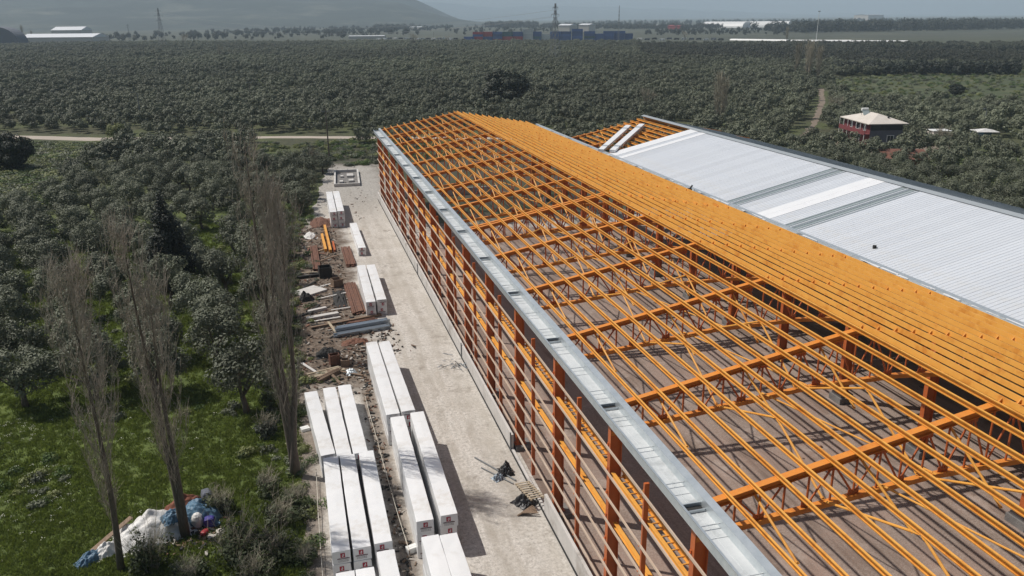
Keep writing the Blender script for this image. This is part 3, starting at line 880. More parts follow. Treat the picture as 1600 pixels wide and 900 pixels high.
def logo_meshes():
    # crimson square with a pale angular figure, seen from -Y
    q = MB(); q.box(-.11, .11, -.004, 0, -.13, .13)
    m1 = q.mesh('logo_mark', [MT['logo_red']])
    q = MB(); y0, y1 = -.009, -.0045
    q.prism_y([(.05, .095), (.05, -.03), (.012, -.07), (.012, .02), (-.04, .02)], y0, y1)
    q.prism_y([(-.05, -.015), (.003, -.015), (.003, -.075), (.05, -.095), (-.012, -.095)], y0, y1)
    m2 = q.mesh('logo_figure', [MT['logo_white']])
    q = MB(); rr = random.Random(2); x = -.27
    while x < .27:
        w = rr.choice((.028, .038, .045)); q.box(x, x + w, -.004, 0, -.028, .028 if rr.random() < .7 else .04); x += w + .014
    m3 = q.mesh('name_line', [MT['print_dark']])
    q = MB()
    for z in (.03, -.04):
        x = -.25
        while x < .25:
            w = rr.uniform(.03, .09); q.box(x, min(x + w, .26), -.004, 0, z - .014, z + .014); x += w + .02
    m4 = q.mesh('small_print', [MT['print_grey']])
    return m1, m2, m3, m4


LG = logo_meshes(); PMESH = {}


def pack(xn, yn, xf, yf, z0, h, label, mark=True):
    """near end centre (xn,yn), far end centre (xf,yf)"""
    L = round(math.hypot(xf - xn, yf - yn), 1); key = (L, h)
    if key not in PMESH: PMESH[key] = pack_meshes(L, h)
    a = math.atan2(-(xf - xn), yf - yn)
    o = empty('panel_pack', (xn, yn, z0), a, label, 'panel pack', 'white wrapped panel packs stacked in the yard')
    obj('wrapping', PMESH[key], o)
    if mark:
        dx = rnd.uniform(-.08, .12)
        zc = h * .66 if rnd.random() < .8 else h * .38
        b_ = obj('logo_mark', LG[0], o, (dx, -.012, zc)); obj('logo_figure', LG[1], b_)
        obj('name_line', LG[2], o, (dx, -.012, zc - .19 if zc > h * .5 else zc + .19))
        obj('small_print', LG[3], o, (dx + .02, -.012, max(.06, zc - .31) if zc > h * .5 else h - .08))
    return o


STK = [  # name, near (x,y), far (x,y), layers, layer height  (plan positions of the stacks)
    ('left stack of the long pair nearest the profile bundles', (4.52, 46.4), (4.40, 58.9), 3, .72),
    ('right stack of the long pair nearest the profile bundles', (5.47, 46.6), (5.35, 58.8), 3, .72),
    ('left stack of the middle pair on the track edge', (4.58, 34.5), (4.70, 46.0), 3, .72),
    ('right stack of the middle pair on the track edge', (5.82, 34.7), (5.98, 46.2), 3, .72),
    ('left stack of the front pair at the lower edge', (4.62, 21.4), (4.60, 33.1), 3, .72),
    ('right stack of the front pair at the lower edge', (5.55, 21.3), (5.52, 33.1), 3, .72),
    ('leftmost stack of the rear row nearest the poplar', (0.26, 43.65), (-.46, 52.8), 2, .72),
    ('middle stack of the rear row of three', (1.19, 43.4), (0.82, 53.0), 2, .72),
    ('right stack of the rear row of three', (2.16, 43.4), (1.84, 53.2), 2, .72),
    ('left stack of the row striped by poplar shadow', (0.36, 34.15), (0.38, 43.4), 2, .72),
    ('middle stack of the row striped by poplar shadow', (1.37, 34.15), (1.34, 43.4), 2, .72),
    ('right stack of the row striped by poplar shadow', (2.47, 34.35), (2.47, 43.6), 2, .72),
    ('leftmost front stack at the lower picture edge', (0.42, 22.4), (0.46, 32.6), 2, .72),
    ('second front stack at the lower picture edge', (1.36, 22.4), (1.38, 32.6), 2, .72),
    ('third front stack at the lower picture edge', (2.52, 23.2), (2.52, 33.9), 2, .60),
    ('left stack of the pair beside the brown boards', (5.42, 70.4), (5.57, 82.4), 2, .72),
    ('right stack of the pair beside the brown boards', (6.46, 70.8), (6.60, 82.4), 2, .72),
    ('left stack of the farthest pair near the concrete pit', (4.12, 105.6), (4.25, 119.0), 3, .69),
    ('right stack of the farthest pair near the concrete pit', (5.07, 105.8), (5.22, 119.1), 3, .69),
    ('single low stack out on the gravel', (6.42, 91.0), (6.37, 103.4), 2, .48),
]
for nm, n_, f_, k, h in STK:
    for i in range(k):
        pos = 'lone' if k == 1 else ('bottom', 'top')[i] if k == 2 else ('bottom', 'middle', 'top')[i]
        j = (lambda: rnd.uniform(-.03, .03)) if i else (lambda: 0)
        pack(n_[0] + j(), n_[1] + j() * 2, f_[0] + j(), f_[1] + j() * 2, 0.008 + i * (h + .014), h, f'{pos} white pack of the {nm}'.replace('lone white pack of the', 'white pack forming the'), True)
# ================================================================== TREES
def leaf_cloud(name, lobes, n, s0, s1, seed, m_, flat=.55, shell=.72, upb=.35):
    rs = np.random.RandomState(seed)
    L = np.array(lobes); w = L[:, 3] ** 2 * L[:, 4] ** .5 if L.shape[1] > 4 else L[:, 3] ** 2
    k = rs.choice(len(L), n, p=w / w.sum())
    d = unit(rs, n); rr = shell + (1.06 - shell) * rs.rand(n) ** .7
    rad = L[k, 3][:, None] * np.ones((n, 3))
    if L.shape[1] > 4: rad[:, 2] = L[k, 4]
    C = L[k, :3] + d * rad * rr[:, None]
    nr = d * 1.1 + unit(rs, n) * .5; nr[:, 2] += upb; nr /= np.linalg.norm(nr, axis=1)[:, None]
    a = np.cross(nr, unit(rs, n)); a /= np.linalg.norm(a, axis=1)[:, None]; b_ = np.cross(nr, a)
    s = (s0 + (s1 - s0) * rs.rand(n))[:, None] / 2
    return quads_mesh(name, C, a * s, b_ * s * flat, m_)


def olive_lobes(seed, rad=2.2, zb=1.5, zt=4.3, n=26):
    r_ = random.Random(seed); L = []
    for i in range(n):
        q = r_.random() ** .55; a = r_.random() * 6.283; rr_ = rad * q * .8
        top = zb + (zt - zb) * math.sqrt(max(0, 1 - (rr_ / rad) ** 2))
        z = top - r_.random() ** 1.5 * (top - zb) * .75 - .35
        ro = r_.uniform(.42, .85)
        L.append((rr_ * math.cos(a), rr_ * math.sin(a), z, ro, ro * r_.uniform(.75, 1.0)))
    return L


def olive_trunk(seed, lobes):
    r_ = random.Random(seed); g = MB()
    lean = Vector((r_.uniform(-.25, .25), r_.uniform(-.25, .25), 0))
    top = Vector((0, 0, 1.1)) + lean
    g.path([(0, 0, -.05), Vector((0, 0, .5)) + lean * .3, top], [.24, .17, .15], 7)
    for l in r_.sample(lobes, 6):
        e = Vector(l[:3]); mid = top.lerp(e, .5) + Vector((0, 0, -.1)); g.path([top - Vector((0, 0, .1)), mid, e], [.10, .06, .025], 5)
    return g


OLV = []
for v in range(6):
    lb = olive_lobes(100 + v, rad=(2.2, 2.45, 2.0, 2.6, 2.3, 2.1)[v], zt=(4.2, 4.5, 4.0, 4.6, 4.4, 4.1)[v])
    OLV.append((leaf_cloud('crown', lb, 4200, .08, .19, 200 + v, MT['olive']), olive_trunk(300 + v, lb).mesh('trunk', MT['bark'], True)))
OLF = []
for v in range(5):
    lb = olive_lobes(400 + v, rad=2.3 + .15 * (v % 3), zt=4.2 + .1 * v, n=20)
    OLF.append(source('olive_far', leaf_cloud('olive_far', lb, 1000, .2, .38, 500 + v, MT['olive'])))

WEEDS = [(-66, 218), (-38, 206), (-37, 150), (-36, 128), (-48, 128), (-60, 180)]
CLEAR = [(-10.8, 104.5, 4.2), (-22.8, 90.5, 3.0), (-20, 72, 2.5), (-13.2, 84, 3.2), (-2.5, 105, 3.5), (-9.5, 92, 2.6), (-27, 70, 2.0), (-16, 98, 2.2), (-5.0, 78, 2.4), (62, 242, 7), (-2, 96, 3), (-7, 112, 2.5)]
HOUSE = [(104, 137), (113, 130), (126, 132), (132, 142), (128, 160), (114, 162)]


def seg_d(x, y, pts):
    p = Vector((x, y)); best = 1e9
    for a, b_ in zip(pts[:-1], pts[1:]):
        a = Vector(a); b_ = Vector(b_); t_ = max(0, min(1, (p - a).dot(b_ - a) / (b_ - a).length_squared))
        best = min(best, (p - a - (b_ - a) * t_).length)
    return best


def blocked(x, y):
    if y < 62 or (y < 200 and inpoly(x, y, YARD)): return True
    if x > -4.0 and y < 60: return True
    if -3.6 < x < 8 and y < 150 and x > -3.4 - .0 * y and inpoly(x - 1.2, y, YARD): return True
    if 9 < x < 63 and y < 130: return True
    if -135 < x < 95 and 165 < y < 245 and seg_d(x, y, ROADC) < (5.6 if x > -30 else 7.2): return True
    if inpoly(x, y, WEEDS) or inpoly(x, y, HOUSE) or inpoly(x, y, FIELD) or inpoly(x, y, [(166, 222), (172, 192), (226, 184), (330, 236), (430, 318), (300, 260)]): return True
    if 98 < x < 195 and 150 < y < 270 and seg_d(x, y, TRK) < 2.7: return True
    if (x - 133) ** 2 + (y - 143) ** 2 < 14 or (x - 143) ** 2 + (y - 142) ** 2 < 22 or inpoly(x, y, [(130, 128), (136, 126), (150, 140), (148, 146), (140, 145)]): return True
    if -9 < x < 14 and 150 < y < 196 or -56 < x < -38 and 150 < y < 208: return True
    return any((x - a) ** 2 + (y - b_) ** 2 < r_ * r_ for a, b_, r_ in CLEAR)


pts = []; rr = random.Random(11); sp_ = 4.7; ca, sa = math.cos(.33), math.sin(.33)
for i in range(-260, 330):
    for j in range(-40, 300):
        u, v = i * sp_, j * sp_
        x = u * ca - v * sa + rr.uniform(-.9, .9); y = u * sa + v * ca + rr.uniform(-.9, .9)
        if y < 60 or y > 1150 or x < -420 or x > 760: continue
        dist = math.hypot(x, y)
        if dist > (1120 if x < 140 else 930): continue
        if not in_view((x, y, 2), 130, 130): continue
        if blocked(x, y): continue
        d_ = Vector((x, y, -CAM_H)); py_ = 450 - FPX * d_.dot(up2) / d_.dot(fw); px_ = 800 + FPX * d_.dot(rt2) / d_.dot(fw)
        if py_ < (69.5 if px_ < 560 else 68.0 if px_ < 1000 else 71.5): continue
        if y > 300 and rr.random() < .10 + .25 * (fbm(x, y, 60, 3, 2) > .22): continue
        pts.append((dist, x, y))
pts.sort()
near, far_ = pts[:276], pts[276:]


def olive(x, y, v, s, rz, label, group):
    o = empty('olive_tree', (x, y, 0), rz, label, 'olive tree', group); o.scale = (s, s, s * rnd.uniform(.94, 1.1))
    obj('trunk', OLV[v][1], o); obj('crown', OLV[v][0], o)
    return o


G_OL = 'olive trees of the grove left of the yard'
SPEC = [(-20.2, 59.1, 'olive tree standing at the left picture edge where the grove meets the open grass'),
        (-4.9, 53.7, 'lone front olive tree on the grass between the right poplar and the middle poplar'),
        (-11.2, 58.4, 'olive tree at the grass edge half hidden behind the middle poplar'),
        (-15.6, 58.9, 'front row olive tree behind the leftmost poplar'),
        (-7.4, 63.0, 'olive tree standing just behind the lone front olive')]
for k, (x, y, lb) in enumerate(SPEC): olive(x, y, k, 1.15, k * 1.3, lb, G_OL)
for k, (dist, x, y) in enumerate(near):
    if any((x - q[0]) ** 2 + (y - q[1]) ** 2 < 12 for q in SPEC): continue
    if x < 20:
        if y > 178: lb, gr = 'small grey green olive tree in the row lining the dirt road', 'olive trees lining the dirt road'
        elif y > 120: lb, gr = 'grey green olive tree in the far part of the left grove', 'olive trees in the far part of the left grove'
        elif y > 84: lb, gr = 'grey green olive tree in the left grove around the dark cypress', 'olive trees in the middle of the left grove'
        else: lb, gr = 'grey green olive tree in the front part of the left grove near the bare poplars', 'olive trees in the front part of the left grove'
    else: lb, gr = 'grey green olive tree in the dark grove behind the white roofed hall', 'olive trees behind the roofed hall'
    olive(x, y, rnd.randrange(6), rnd.uniform(.88, 1.12), rnd.uniform(0, 6.28), lb, gr)


DARKP = [(300, 690), (214, 480), (262, 385), (340, 318), (420, 300), (640, 560), (470, 690)]


def tone(x, y):
    q = fbm(x, y, 110, 3, 7) * .6 + .35 * fbm(x, y, 300, 2, 17)
    if inpoly(x, y, DARKP): q -= .5           # cloud shadow band to the right, put into the leaf tone
    return max(-.68, min(.45, q))


fp = [(x, y, -.1) for _, x, y in far_]
tn = [tone(x, y) for _, x, y in far_]
scatter('olive_orchard', fp, [min(1.3, max(.55, rnd.gauss(.95, .15) + .35 * fbm(q[0], q[1], 70, 3, 31))) for q in fp], [rnd.uniform(0, 6.28) for _ in fp], [rnd.randrange(5) for _ in fp], OLF,
        label='wide grey green olive orchard filling the plain beyond the road', cat='orchard', tone=tn)


# --- bare Lombardy poplars
def poplar_meshes(seed, H, wid, limbs=95, twigs=12, stems=1, lean=(0, 0), fine=True, bare_to=.14, tk=1.0):
    r_ = random.Random(seed); T = MB(); B = MB(); Q = MB()
    base_r = .0122 * H
    for s in range(stems):
        hh = H * (1 if s == 0 else r_.uniform(.82, .95)); ofs = Vector((0, 0, 0))
        def axis(f, s=s, hh=hh):
            return Vector((lean[0] * f + .12 * math.sin(f * 5 + s * 2) + (s - (stems - 1) / 2) * .55 * min(1, f * 3), lean[1] * f + .1 * math.cos(f * 4 + s), hh * f))
        ps_ = [axis(f / 12) for f in range(13)]
        T.path(ps_, [max(.015, base_r * (1 - .93 * (f / 12) ** .8)) for f in range(13)], 8)
        for k in range(limbs // stems):
            f = bare_to + (.95 - bare_to) * r_.random() ** .8
            a = r_.random() * 6.283; p = axis(f)
            prof = math.sin(min(1, (f - .02) / .62) * math.pi * .62) if f < .64 else 1 - .55 * (f - .64) / .36
            out = wid * .5 * prof * r_.uniform(.45, 1.0); rise = out * r_.uniform(2.6, 4.6)
            rise = min(rise, hh * (1.02 - f))
            d = Vector((math.cos(a), math.sin(a), 0))
            e = p + d * out + Vector((0, 0, rise)); m1 = p + d * out * .55 + Vector((0, 0, rise * .32)); m2 = p + d * out * .85 + Vector((0, 0, rise * .66))
            r0 = tk * (.008 + .016 * (1 - f)) * r_.uniform(.7, 1.2)
            B.path([p, m1, m2, e], [r0, r0 * .75, r0 * .5, .006], 4)
            for q in range(twigs):
                t_ = r_.uniform(.12, 1.0); c = (p.lerp(m1, t_ * 3) if t_ < .333 else m1.lerp(m2, t_ * 3 - 1) if t_ < .667 else m2.lerp(e, t_ * 3 - 2))
                dv = Vector((r_.gauss(0, .22), r_.gauss(0, .22), r_.uniform(.6, 1.2))) * r_.uniform(.5, 1.25)
                Q.tube(c, c + dv, .009 * tk, .004 * tk, 3, cap=False)
                if fine:
                    c2 = c + dv * r_.uniform(.2, .7); Q.tube(c2, c2 + Vector((r_.gauss(0, .18), r_.gauss(0, .18), r_.uniform(.2, .6))), .007, .003, 3, cap=False)
    return T.mesh('trunk', MT['bark'], True), B, Q


def poplar(x, y, seed, H, wid, label, group, m_='twig', **kw):
    T, B, Q = poplar_meshes(seed, H, wid, **kw)
    o = empty('bare_poplar', (x, y, 0), 0, label, 'poplar tree', group)
    obj('trunk', T, o); B.build('limbs', MT[m_], o); Q.build('twigs', MT[m_], o)
    return o


G_P = 'bare poplars beside the yard'
poplar(-10.3, 37.6, 1, 15.6, 2.9, 'leftmost bare poplar rising from the rubbish heap', G_P, limbs=95, twigs=13, lean=(.2, .3))
poplar(-7.55, 39.7, 2, 16.8, 2.9, 'middle bare poplar with forked top beside the rubbish heap', G_P, limbs=100, twigs=13, stems=2, lean=(-.2, .2))
poplar(-1.75, 44.3, 3, 20.0, 3.4, 'tallest bare poplar at the edge of the gravel beside the white packs', G_P, limbs=140, twigs=13, stems=3, lean=(-.1, .3), m_='twig')
poplar(-1.9, 63.5, 4, 11.5, 2.4, 'short bare poplar behind the tallest one along the yard edge', G_P, limbs=70, twigs=12)
pf = poplar(96.8, 173.6, 5, 13.2, 3.2, 'pale bare poplar standing behind the roofed hall, left of its twin', 'bare poplars behind the roofed hall', m_='twig_pale', limbs=90, twigs=9, stems=2, fine=False, tk=2.6)
q = copy_tree(pf); q.location = (98.6, 174.8, 0); q.rotation_euler.z = 2; q.scale = (.9, .9, .88); q['label'] = 'pale bare poplar standing behind the roofed hall, right of its twin'
NP = ['nearest', 'second', 'third', 'farthest']
for k, (dx, dy, sc_) in enumerate(((0, 0, 1.05), (1.5, 8, 1.12), (4.4, 14, 1.15), (6.0, 24, 1.1))):
    q = copy_tree(pf); q.location = (203 + dx, 287 + dy, 0); q.rotation_euler.z = k; q.scale = (sc_ * 1.25, sc_ * 1.25, sc_)
    q['label'] = f'{NP[k]} bare poplar of the clump beside the earth track'; q['group'] = 'bare poplars beside the earth track'


# --- dark evergreens
def evergreen(name, x, y, lobes, n, s0, s1, m_, label, cat, trunk_h, seed, group=None, flat=.55):
    o = empty(name, (x, y, 0), 0, label, cat, group)
    obj('crown', leaf_cloud('crown', lobes, n, s0, s1, seed, m_, flat), o)
    g = MB(); g.path([(0, 0, -.05), (0, 0, trunk_h)], [.25, .15], 7); g.build('trunk', MT['bark'], o)
    return o


cl = []
rr = random.Random(21)
for k in range(60):
    z = .5 + 9.4 * (k / 59) ** .9; w = 2.6 * (1 - (z / 11.2) ** 1.7) * (.75 if z < 2 else 1)
    a = rr.random() * 6.28; q = rr.random() ** .5
    cl.append((w * .62 * q * math.cos(a), w * .62 * q * math.sin(a), z, max(.3, w * rr.uniform(.4, .62)), max(.5, w * .75)))
evergreen('cypress', -13.2, 84.0, cl, 11000, .14, .3, MT['cypress'], 'tall almost black cypress standing among the olives', 'cypress', 2.0, 31)
rl = []
for k in range(60):
    q = unit(np.random.RandomState(k), 1)[0]; f = rr.random() ** .4
    rl.append((5.4 * f * q[0], 5.4 * f * q[1], 5.6 + 4.2 * f * q[2], rr.uniform(1.3, 2.2), rr.uniform(.9, 1.5)))
rb = evergreen('round_tree', 62.1, 240.3, rl, 12000, .3, .62, MT['darkleaf'], 'large round dark evergreen rising above the olive orchard behind the hall ridge', 'evergreen tree', 4, 33)
rb.scale = (1.18, 1.18, 1.15)
q = copy_tree(rb); q.location = (213, 226, 0); q.scale = (.42, .42, .40); q['label'] = 'small round dark bush tree alone in the weedy field'
q = copy_tree(rb); q.location = (-49, 163, 0); q.scale = (.55, .55, .75); q['label'] = 'dark evergreen at the left picture edge below the weedy patch'
yl = [(rr.uniform(-1.6, 1.6), rr.uniform(-1.6, 1.6), rr.uniform(1, 4.4), rr.uniform(.5, .95), .8) for _ in range(22)]
evergreen('willow', -37.2, 193.0, yl, 1700, .16, .36, MT['yellowgreen'], 'yellow green tree in fresh leaf beside the dirt road', 'tree', 2, 35)


# --- broad bare trees
def bare_tree_meshes(seed, H, spread):
    r_ = random.Random(seed); T = MB(); Q = MB()

    def grow(p, d, L, r0, lev):
        mid = p + d * L * .55 + Vector((r_.gauss(0, .06), r_.gauss(0, .06), 0)) * L
        e = p + d * L + Vector((r_.gauss(0, .05), r_.gauss(0, .05), .06)) * L
        (T if lev < 2 else Q).path([p, mid, e], [r0, r0 * .8, r0 * .6], 6 if lev < 2 else 3)
        if lev >= 5: return
        for k in range(3 if lev else 5):
            a = r_.random() * 6.283; nd = (d + Vector((math.cos(a), math.sin(a), r_.uniform(-.05, .5))) * spread * r_.uniform(.5, 1.0)).normalized()
            s_ = mid.lerp(e, r_.random() if k else 1)
            grow(s_, nd, L * r_.uniform(.58, .8), max(.012, r0 * .55), lev + 1)
    grow(Vector((0, 0, -.05)), Vector((0, 0, 1)), H * .27, H * .022, 0)
    return T.mesh('trunk', MT['bark'], True), Q.mesh('twigs', MT['twig_pale'])


def bare_tree(x, y, meshes, s, rz, label, group):
    o = empty('bare_tree', (x, y, 0), rz, label, 'bare tree', group); o.scale = (s, s, s)
    obj('trunk', meshes[0], o); obj('crown', meshes[1], o); return o


BT = [bare_tree_meshes(41, 9.5, .75), bare_tree_meshes(42, 7, .8)]
GB = 'leafless trees scattered over the plain'
bare_tree(93.5, 206.4, BT[0], 1.1, 0, 'broad bare tree behind the open gable of the roofed hall', GB)
bare_tree(133, 181, BT[0], .95, 1, 'bare brown tree beside the earth track left of the red house', GB)
bare_tree(117.5, 131.5, BT[1], .95, 2, 'bare tree in front of the grey house wall', GB)
bare_tree(125, 133.5, BT[1], .9, 3, 'bare tree at the right corner of the house', GB)
bare_tree(129, 139, BT[1], .8, 4, 'bare bush tree between the house and the small white shed', GB)
bare_tree(137.5, 139, BT[1], .55, 5, 'bare bush tree between the shed and the tarpaulin shelter', GB)
bare_tree(3.0, 147, BT[1], .95, 5.5, 'small bare tree beside the power pole at the end of the yard', GB)
for k, (px, py, s, lb) in enumerate(((648, 76, 1.9, 'brownish tall tree left of the container yard'), (345, 92, 1.8, 'bare tree far left of the plain beyond the orchard'), (288, 74, 1.9, 'bare tree right of the far white shed'),
                                     (210, 66, 1.9, 'bare tree in front of the far white shed, near its right end'), (700, 70, 1.3, 'small bare tree just left of the containers'), (360, 90, 1.4, 'bare tree right beside the far left one'), (1070, 66, 1.6, 'bare tree at the left end of the white strip'))):
    p = gp(px, py); bare_tree(p.x, p.y, BT[k % 2], s, k, lb, GB)
p = gp(38, 66); q = copy_tree(pf); q.location = p; q.scale = (1.5, 1.5, 1.6); q['label'] = 'dark bare poplar at the left end of the far white shed'; q['group'] = 'far bare poplars'
p = gp(52, 67); q = copy_tree(pf); q.location = p; q.scale = (1.2, 1.2, 1.1); q['label'] = 'shorter bare poplar in front of the far white shed'; q['group'] = 'far bare poplars'
p = gp(1229, 68); q = copy_tree(pf); q.location = p; q.scale = (1.4, 1.4, 1.1); q['label'] = 'bare poplar at the left end of the long white strip'; q['group'] = 'far bare poplars'


# --- shrubs and weeds beside the yard
def shrub(x, y, r_, h, seed, label, m_='shrub', twig=True, group='shrubs along the yard edge'):
    rs = random.Random(seed)
    lb = [(rs.uniform(-r_, r_) * .7, rs.uniform(-r_, r_) * .7, h * rs.uniform(.15, .75), r_ * rs.uniform(.25, .5), h * .25) for _ in range(14)]
    o = empty('shrub', (x, y, 0), 0, label, 'shrub', group)
    obj('foliage', leaf_cloud('foliage', lb, int(900 * max(.5, r_)), .07, .19, seed, MT[m_]), o)
    if twig:
        g = MB()
        for k in range(46):
            a = rs.random() * 6.28; d = Vector((math.cos(a) * rs.uniform(.1, .7), math.sin(a) * rs.uniform(.1, .7), 1)).normalized(); L = h * rs.uniform(.7, 1.5)
            b0 = Vector((rs.uniform(-.3, .3) * r_, rs.uniform(-.3, .3) * r_, 0)); e = b0 + d * L
            g.path([b0, b0.lerp(e, .5), e], [.018, .011, .005], 3)
            for q in range(5):
                c = b0.lerp(e, rs.uniform(.35, 1)); g.tube(c, c + Vector((rs.gauss(0, .25), rs.gauss(0, .25), rs.uniform(.1, .5))), .006, .003, 3, cap=False)
        g.build('stems', MT['twig_pale'], o)
    return o


for k, (px, py, r_, h, lb) in enumerate(((238, 888, 1.1, 2.2, 'twiggy green shrub growing in front of the white tarp'), (372, 872, 1.3, 2.4, 'tall twiggy shrub right of the rubbish heap'), (345, 800, .9, 1.2, 'low shrub behind the right end of the rubbish heap'),
                                         (425, 868, 1.3, 1.3, 'dense green bush between the twiggy shrub and the rope'), (445, 818, 1.2, 1.2, 'dense green bush right behind the other dense one'), (462, 790, .9, 1.0, 'bush at the foot of the tallest poplar'),
                                         (400, 905, 1.4, 1.2, 'dark bush at the lower picture edge'), (300, 905, 1.1, .9, 'low bush at the lower edge in front of the heap'), (478, 880, .6, .7, 'small bush beside the rope at the lower edge'), (420, 770, .9, 1.1, 'lone green bush on the grass left of the tallest poplar'))):
    p = gp(px, py); shrub(p.x, p.y, r_, h, 60 + k, lb)
rr = random.Random(77)
for k in range(14):
    y = 50 + 4.0 * k; shrub((-3.6 if k < 4 else -2.7) + rr.uniform(-.5, .3), y, rr.uniform(.7, 1.15), rr.uniform(.9, 1.9), 90 + k, f'dark shrub at the left edge of the scrap yard, {ordinal(k)} counted from the tall poplar', m_='shrub' if k % 3 else 'darkleaf', twig=k % 2 == 0)

# grass, weeds and flowers as ground cover
def tuft(seed, n, r_, h, w):
    rs = np.random.RandomState(seed); C = np.zeros((n, 3)); a = rs.rand(n) * 6.283; q = rs.rand(n) ** .5 * r_
    C[:, 0] = q * np.cos(a); C[:, 1] = q * np.sin(a); hh = h * (.5 + .5 * rs.rand(n)); C[:, 2] = hh / 2
    U = np.stack([np.cos(a + 1.5), np.sin(a + 1.5), np.zeros(n)], 1) * w / 2
    V = np.stack([rs.normal(size=n) * .3, rs.normal(size=n) * .3, np.ones(n)], 1); V = V / np.linalg.norm(V, axis=1)[:, None] * (hh / 2)[:, None]
    return quads_mesh('tuft', C, U, V, MT['grassblade'])


TF = [source('tuft', tuft(s, 26, .3, .17, .04)) for s in range(3)]
rr = random.Random(5); gpnts = []
while len(gpnts) < 24000:
    y = 33 + 82 * rr.random() ** 1.7; x = -46 + 44.6 * rr.random()
    if in_view((x, y, 0), 60, 40) and fbm(x, y, 5, 3, 1) > -.12 - .5 * rr.random() and (x + 8.8) ** 2 / 6 + (y - 40.6) ** 2 / 2 > 1: gpnts.append((x, y, 0))
scatter('grass', gpnts, [rr.uniform(.5, 1.3) for _ in gpnts], [rr.uniform(0, 6.28) for _ in gpnts], [rr.randrange(3) for _ in gpnts], TF, label='short green grass of the clearing under the poplars and olives', cat='grass',
        tone=None)
wl = [(0, 0, .3, .5, .3), (.4, .2, .25, .4, .25), (-.4, .1, .3, .45, .3), (.1, -.4, .25, .4, .3)]
WS = [source('weed', leaf_cloud('weed', wl, 160, .07, .2, 70 + s, MT['weed'])) for s in range(3)]
WS += [source('bramble', leaf_cloud('bramble', wl, 200, .08, .22, 75 + s, MT[('shrub', 'olive', 'yellowgreen')[s]])) for s in range(3)]
wp = []
while len(wp) < 6400:
    if rr.random() < .12: x, y = rr.uniform(-8, 34), rr.uniform(124, 186); ok = y > 152 + 8 * fbm(x, y, 9, 3, 6) and seg_d(x, y, ROADC) > 4 and fbm(x, y, 6, 3, 12) > -.12
    elif rr.random() < .6: x, y = rr.uniform(-68, -34), rr.uniform(126, 220); ok = inpoly(x, y, WEEDS) and seg_d(x, y, ROADC) > 12
    elif rr.random() < .35: x, y = rr.uniform(170, 430), rr.uniform(200, 320); ok = inpoly(x, y, FIELD)
    elif rr.random() < .5: x, y = rr.uniform(-45, -2), rr.uniform(45, 120); ok = fbm(x, y, 7, 3, 4) > .12
    else: x, y = rr.uniform(-2.0, 1.5), rr.uniform(32, 150); ok = (not inpoly(x - .8, y, YARD) or rr.random() < .1) and rr.random() < .4
    if ok: wp.append((x, y, 0))
scatter('weeds', wp, [(rr.uniform(.3, .9) if a[1] < 150 else rr.uniform(.5, 1.4)) if -34 < a[0] < 100 else rr.uniform(.5, 1.7) if a[0] > 0 else rr.uniform(.7, 2.4) for a in wp], [rr.uniform(0, 6.28) for _ in wp], [(rr.choice((0, 0, 1, 2, 3, 4, 3) if fbm(a[0], a[1], 10, 3, 15) < .05 else (0, 1, 2, 5)) if a[0] < -30 else rr.choice((0, 1, 3))) for a in wp], WS, label='green weeds covering the open patch left of the grove', cat='weeds')
fl_ = MB(); fl_.box(-.03, .03, -.03, .03, .2, .24); fl_.box(.1, .15, .08, .13, .16, .2); fl_.box(-.16, -.11, .05, .1, .18, .22); fl_.box(.02, .07, -.2, -.15, .15, .19)
fm = source('flower', fl_.mesh('flower', MT['flower'])); fpnt = []
while len(fpnt) < 420:
    x, y = rr.uniform(-24, -2.5), rr.uniform(36, 57)
    if fbm(x, y, 5.2, 3, 8) > .1 - .3 * rr.random() and x < -3 and rr.random() < (.15 if x > -14 else 1): fpnt.append((x, y, 0))
scatter('flowers', fpnt, [rr.uniform(.35, .8) for _ in fpnt], [rr.uniform(0, 6.28) for _ in fpnt], [0] * len(fpnt), [fm], label='tiny white flowers sprinkled over the grass clearing', cat='flowers')

# ================================================================== YARD: rubbish heap under tarps
def drape(name, cx, cy_, lx, ly, h, seed, m_, rz, label, cat='tarpaulin', group='tarpaulins of the rubbish heap', z0=.0, sag=.5):
    g = MB(); n = 40; P = []; F = []
    for j in range(n):
        for i in range(n):
            u, v = i / (n - 1) * 2 - 1, j / (n - 1) * 2 - 1
            rad = min(1, (abs(u) ** 2.4 + abs(v) ** 2.4) ** (1 / 2.4))
            z = z0 + h * (1 - rad ** 2.2) * (1 + sag * fbm(u * 2, v * 2, 1.1, 3, seed)) + .20 * fbm(u * 5, v * 5, 1.0, 4, seed + 3)
            ex = 1 + .22 * fbm(u * 3, v * 3, 1.3, 2, seed + 9)
            P.append((u * lx / 2 * ex, v * ly / 2 * ex, max(.02 + z0 * .2, z)))
    for j in range(n - 1):
        for i in range(n - 1): k = j * n + i; F.append((k, k + 1, k + n + 1, k + n))
    F2 = []
    g.add(P, F)
    o = g.build(name, m_, None, True, (cx, cy_, 0)); o.rotation_euler.z = rz
    md = o.modifiers.new('thickness', 'SOLIDIFY'); md.thickness = .015
    return tag(o, label, cat, group)


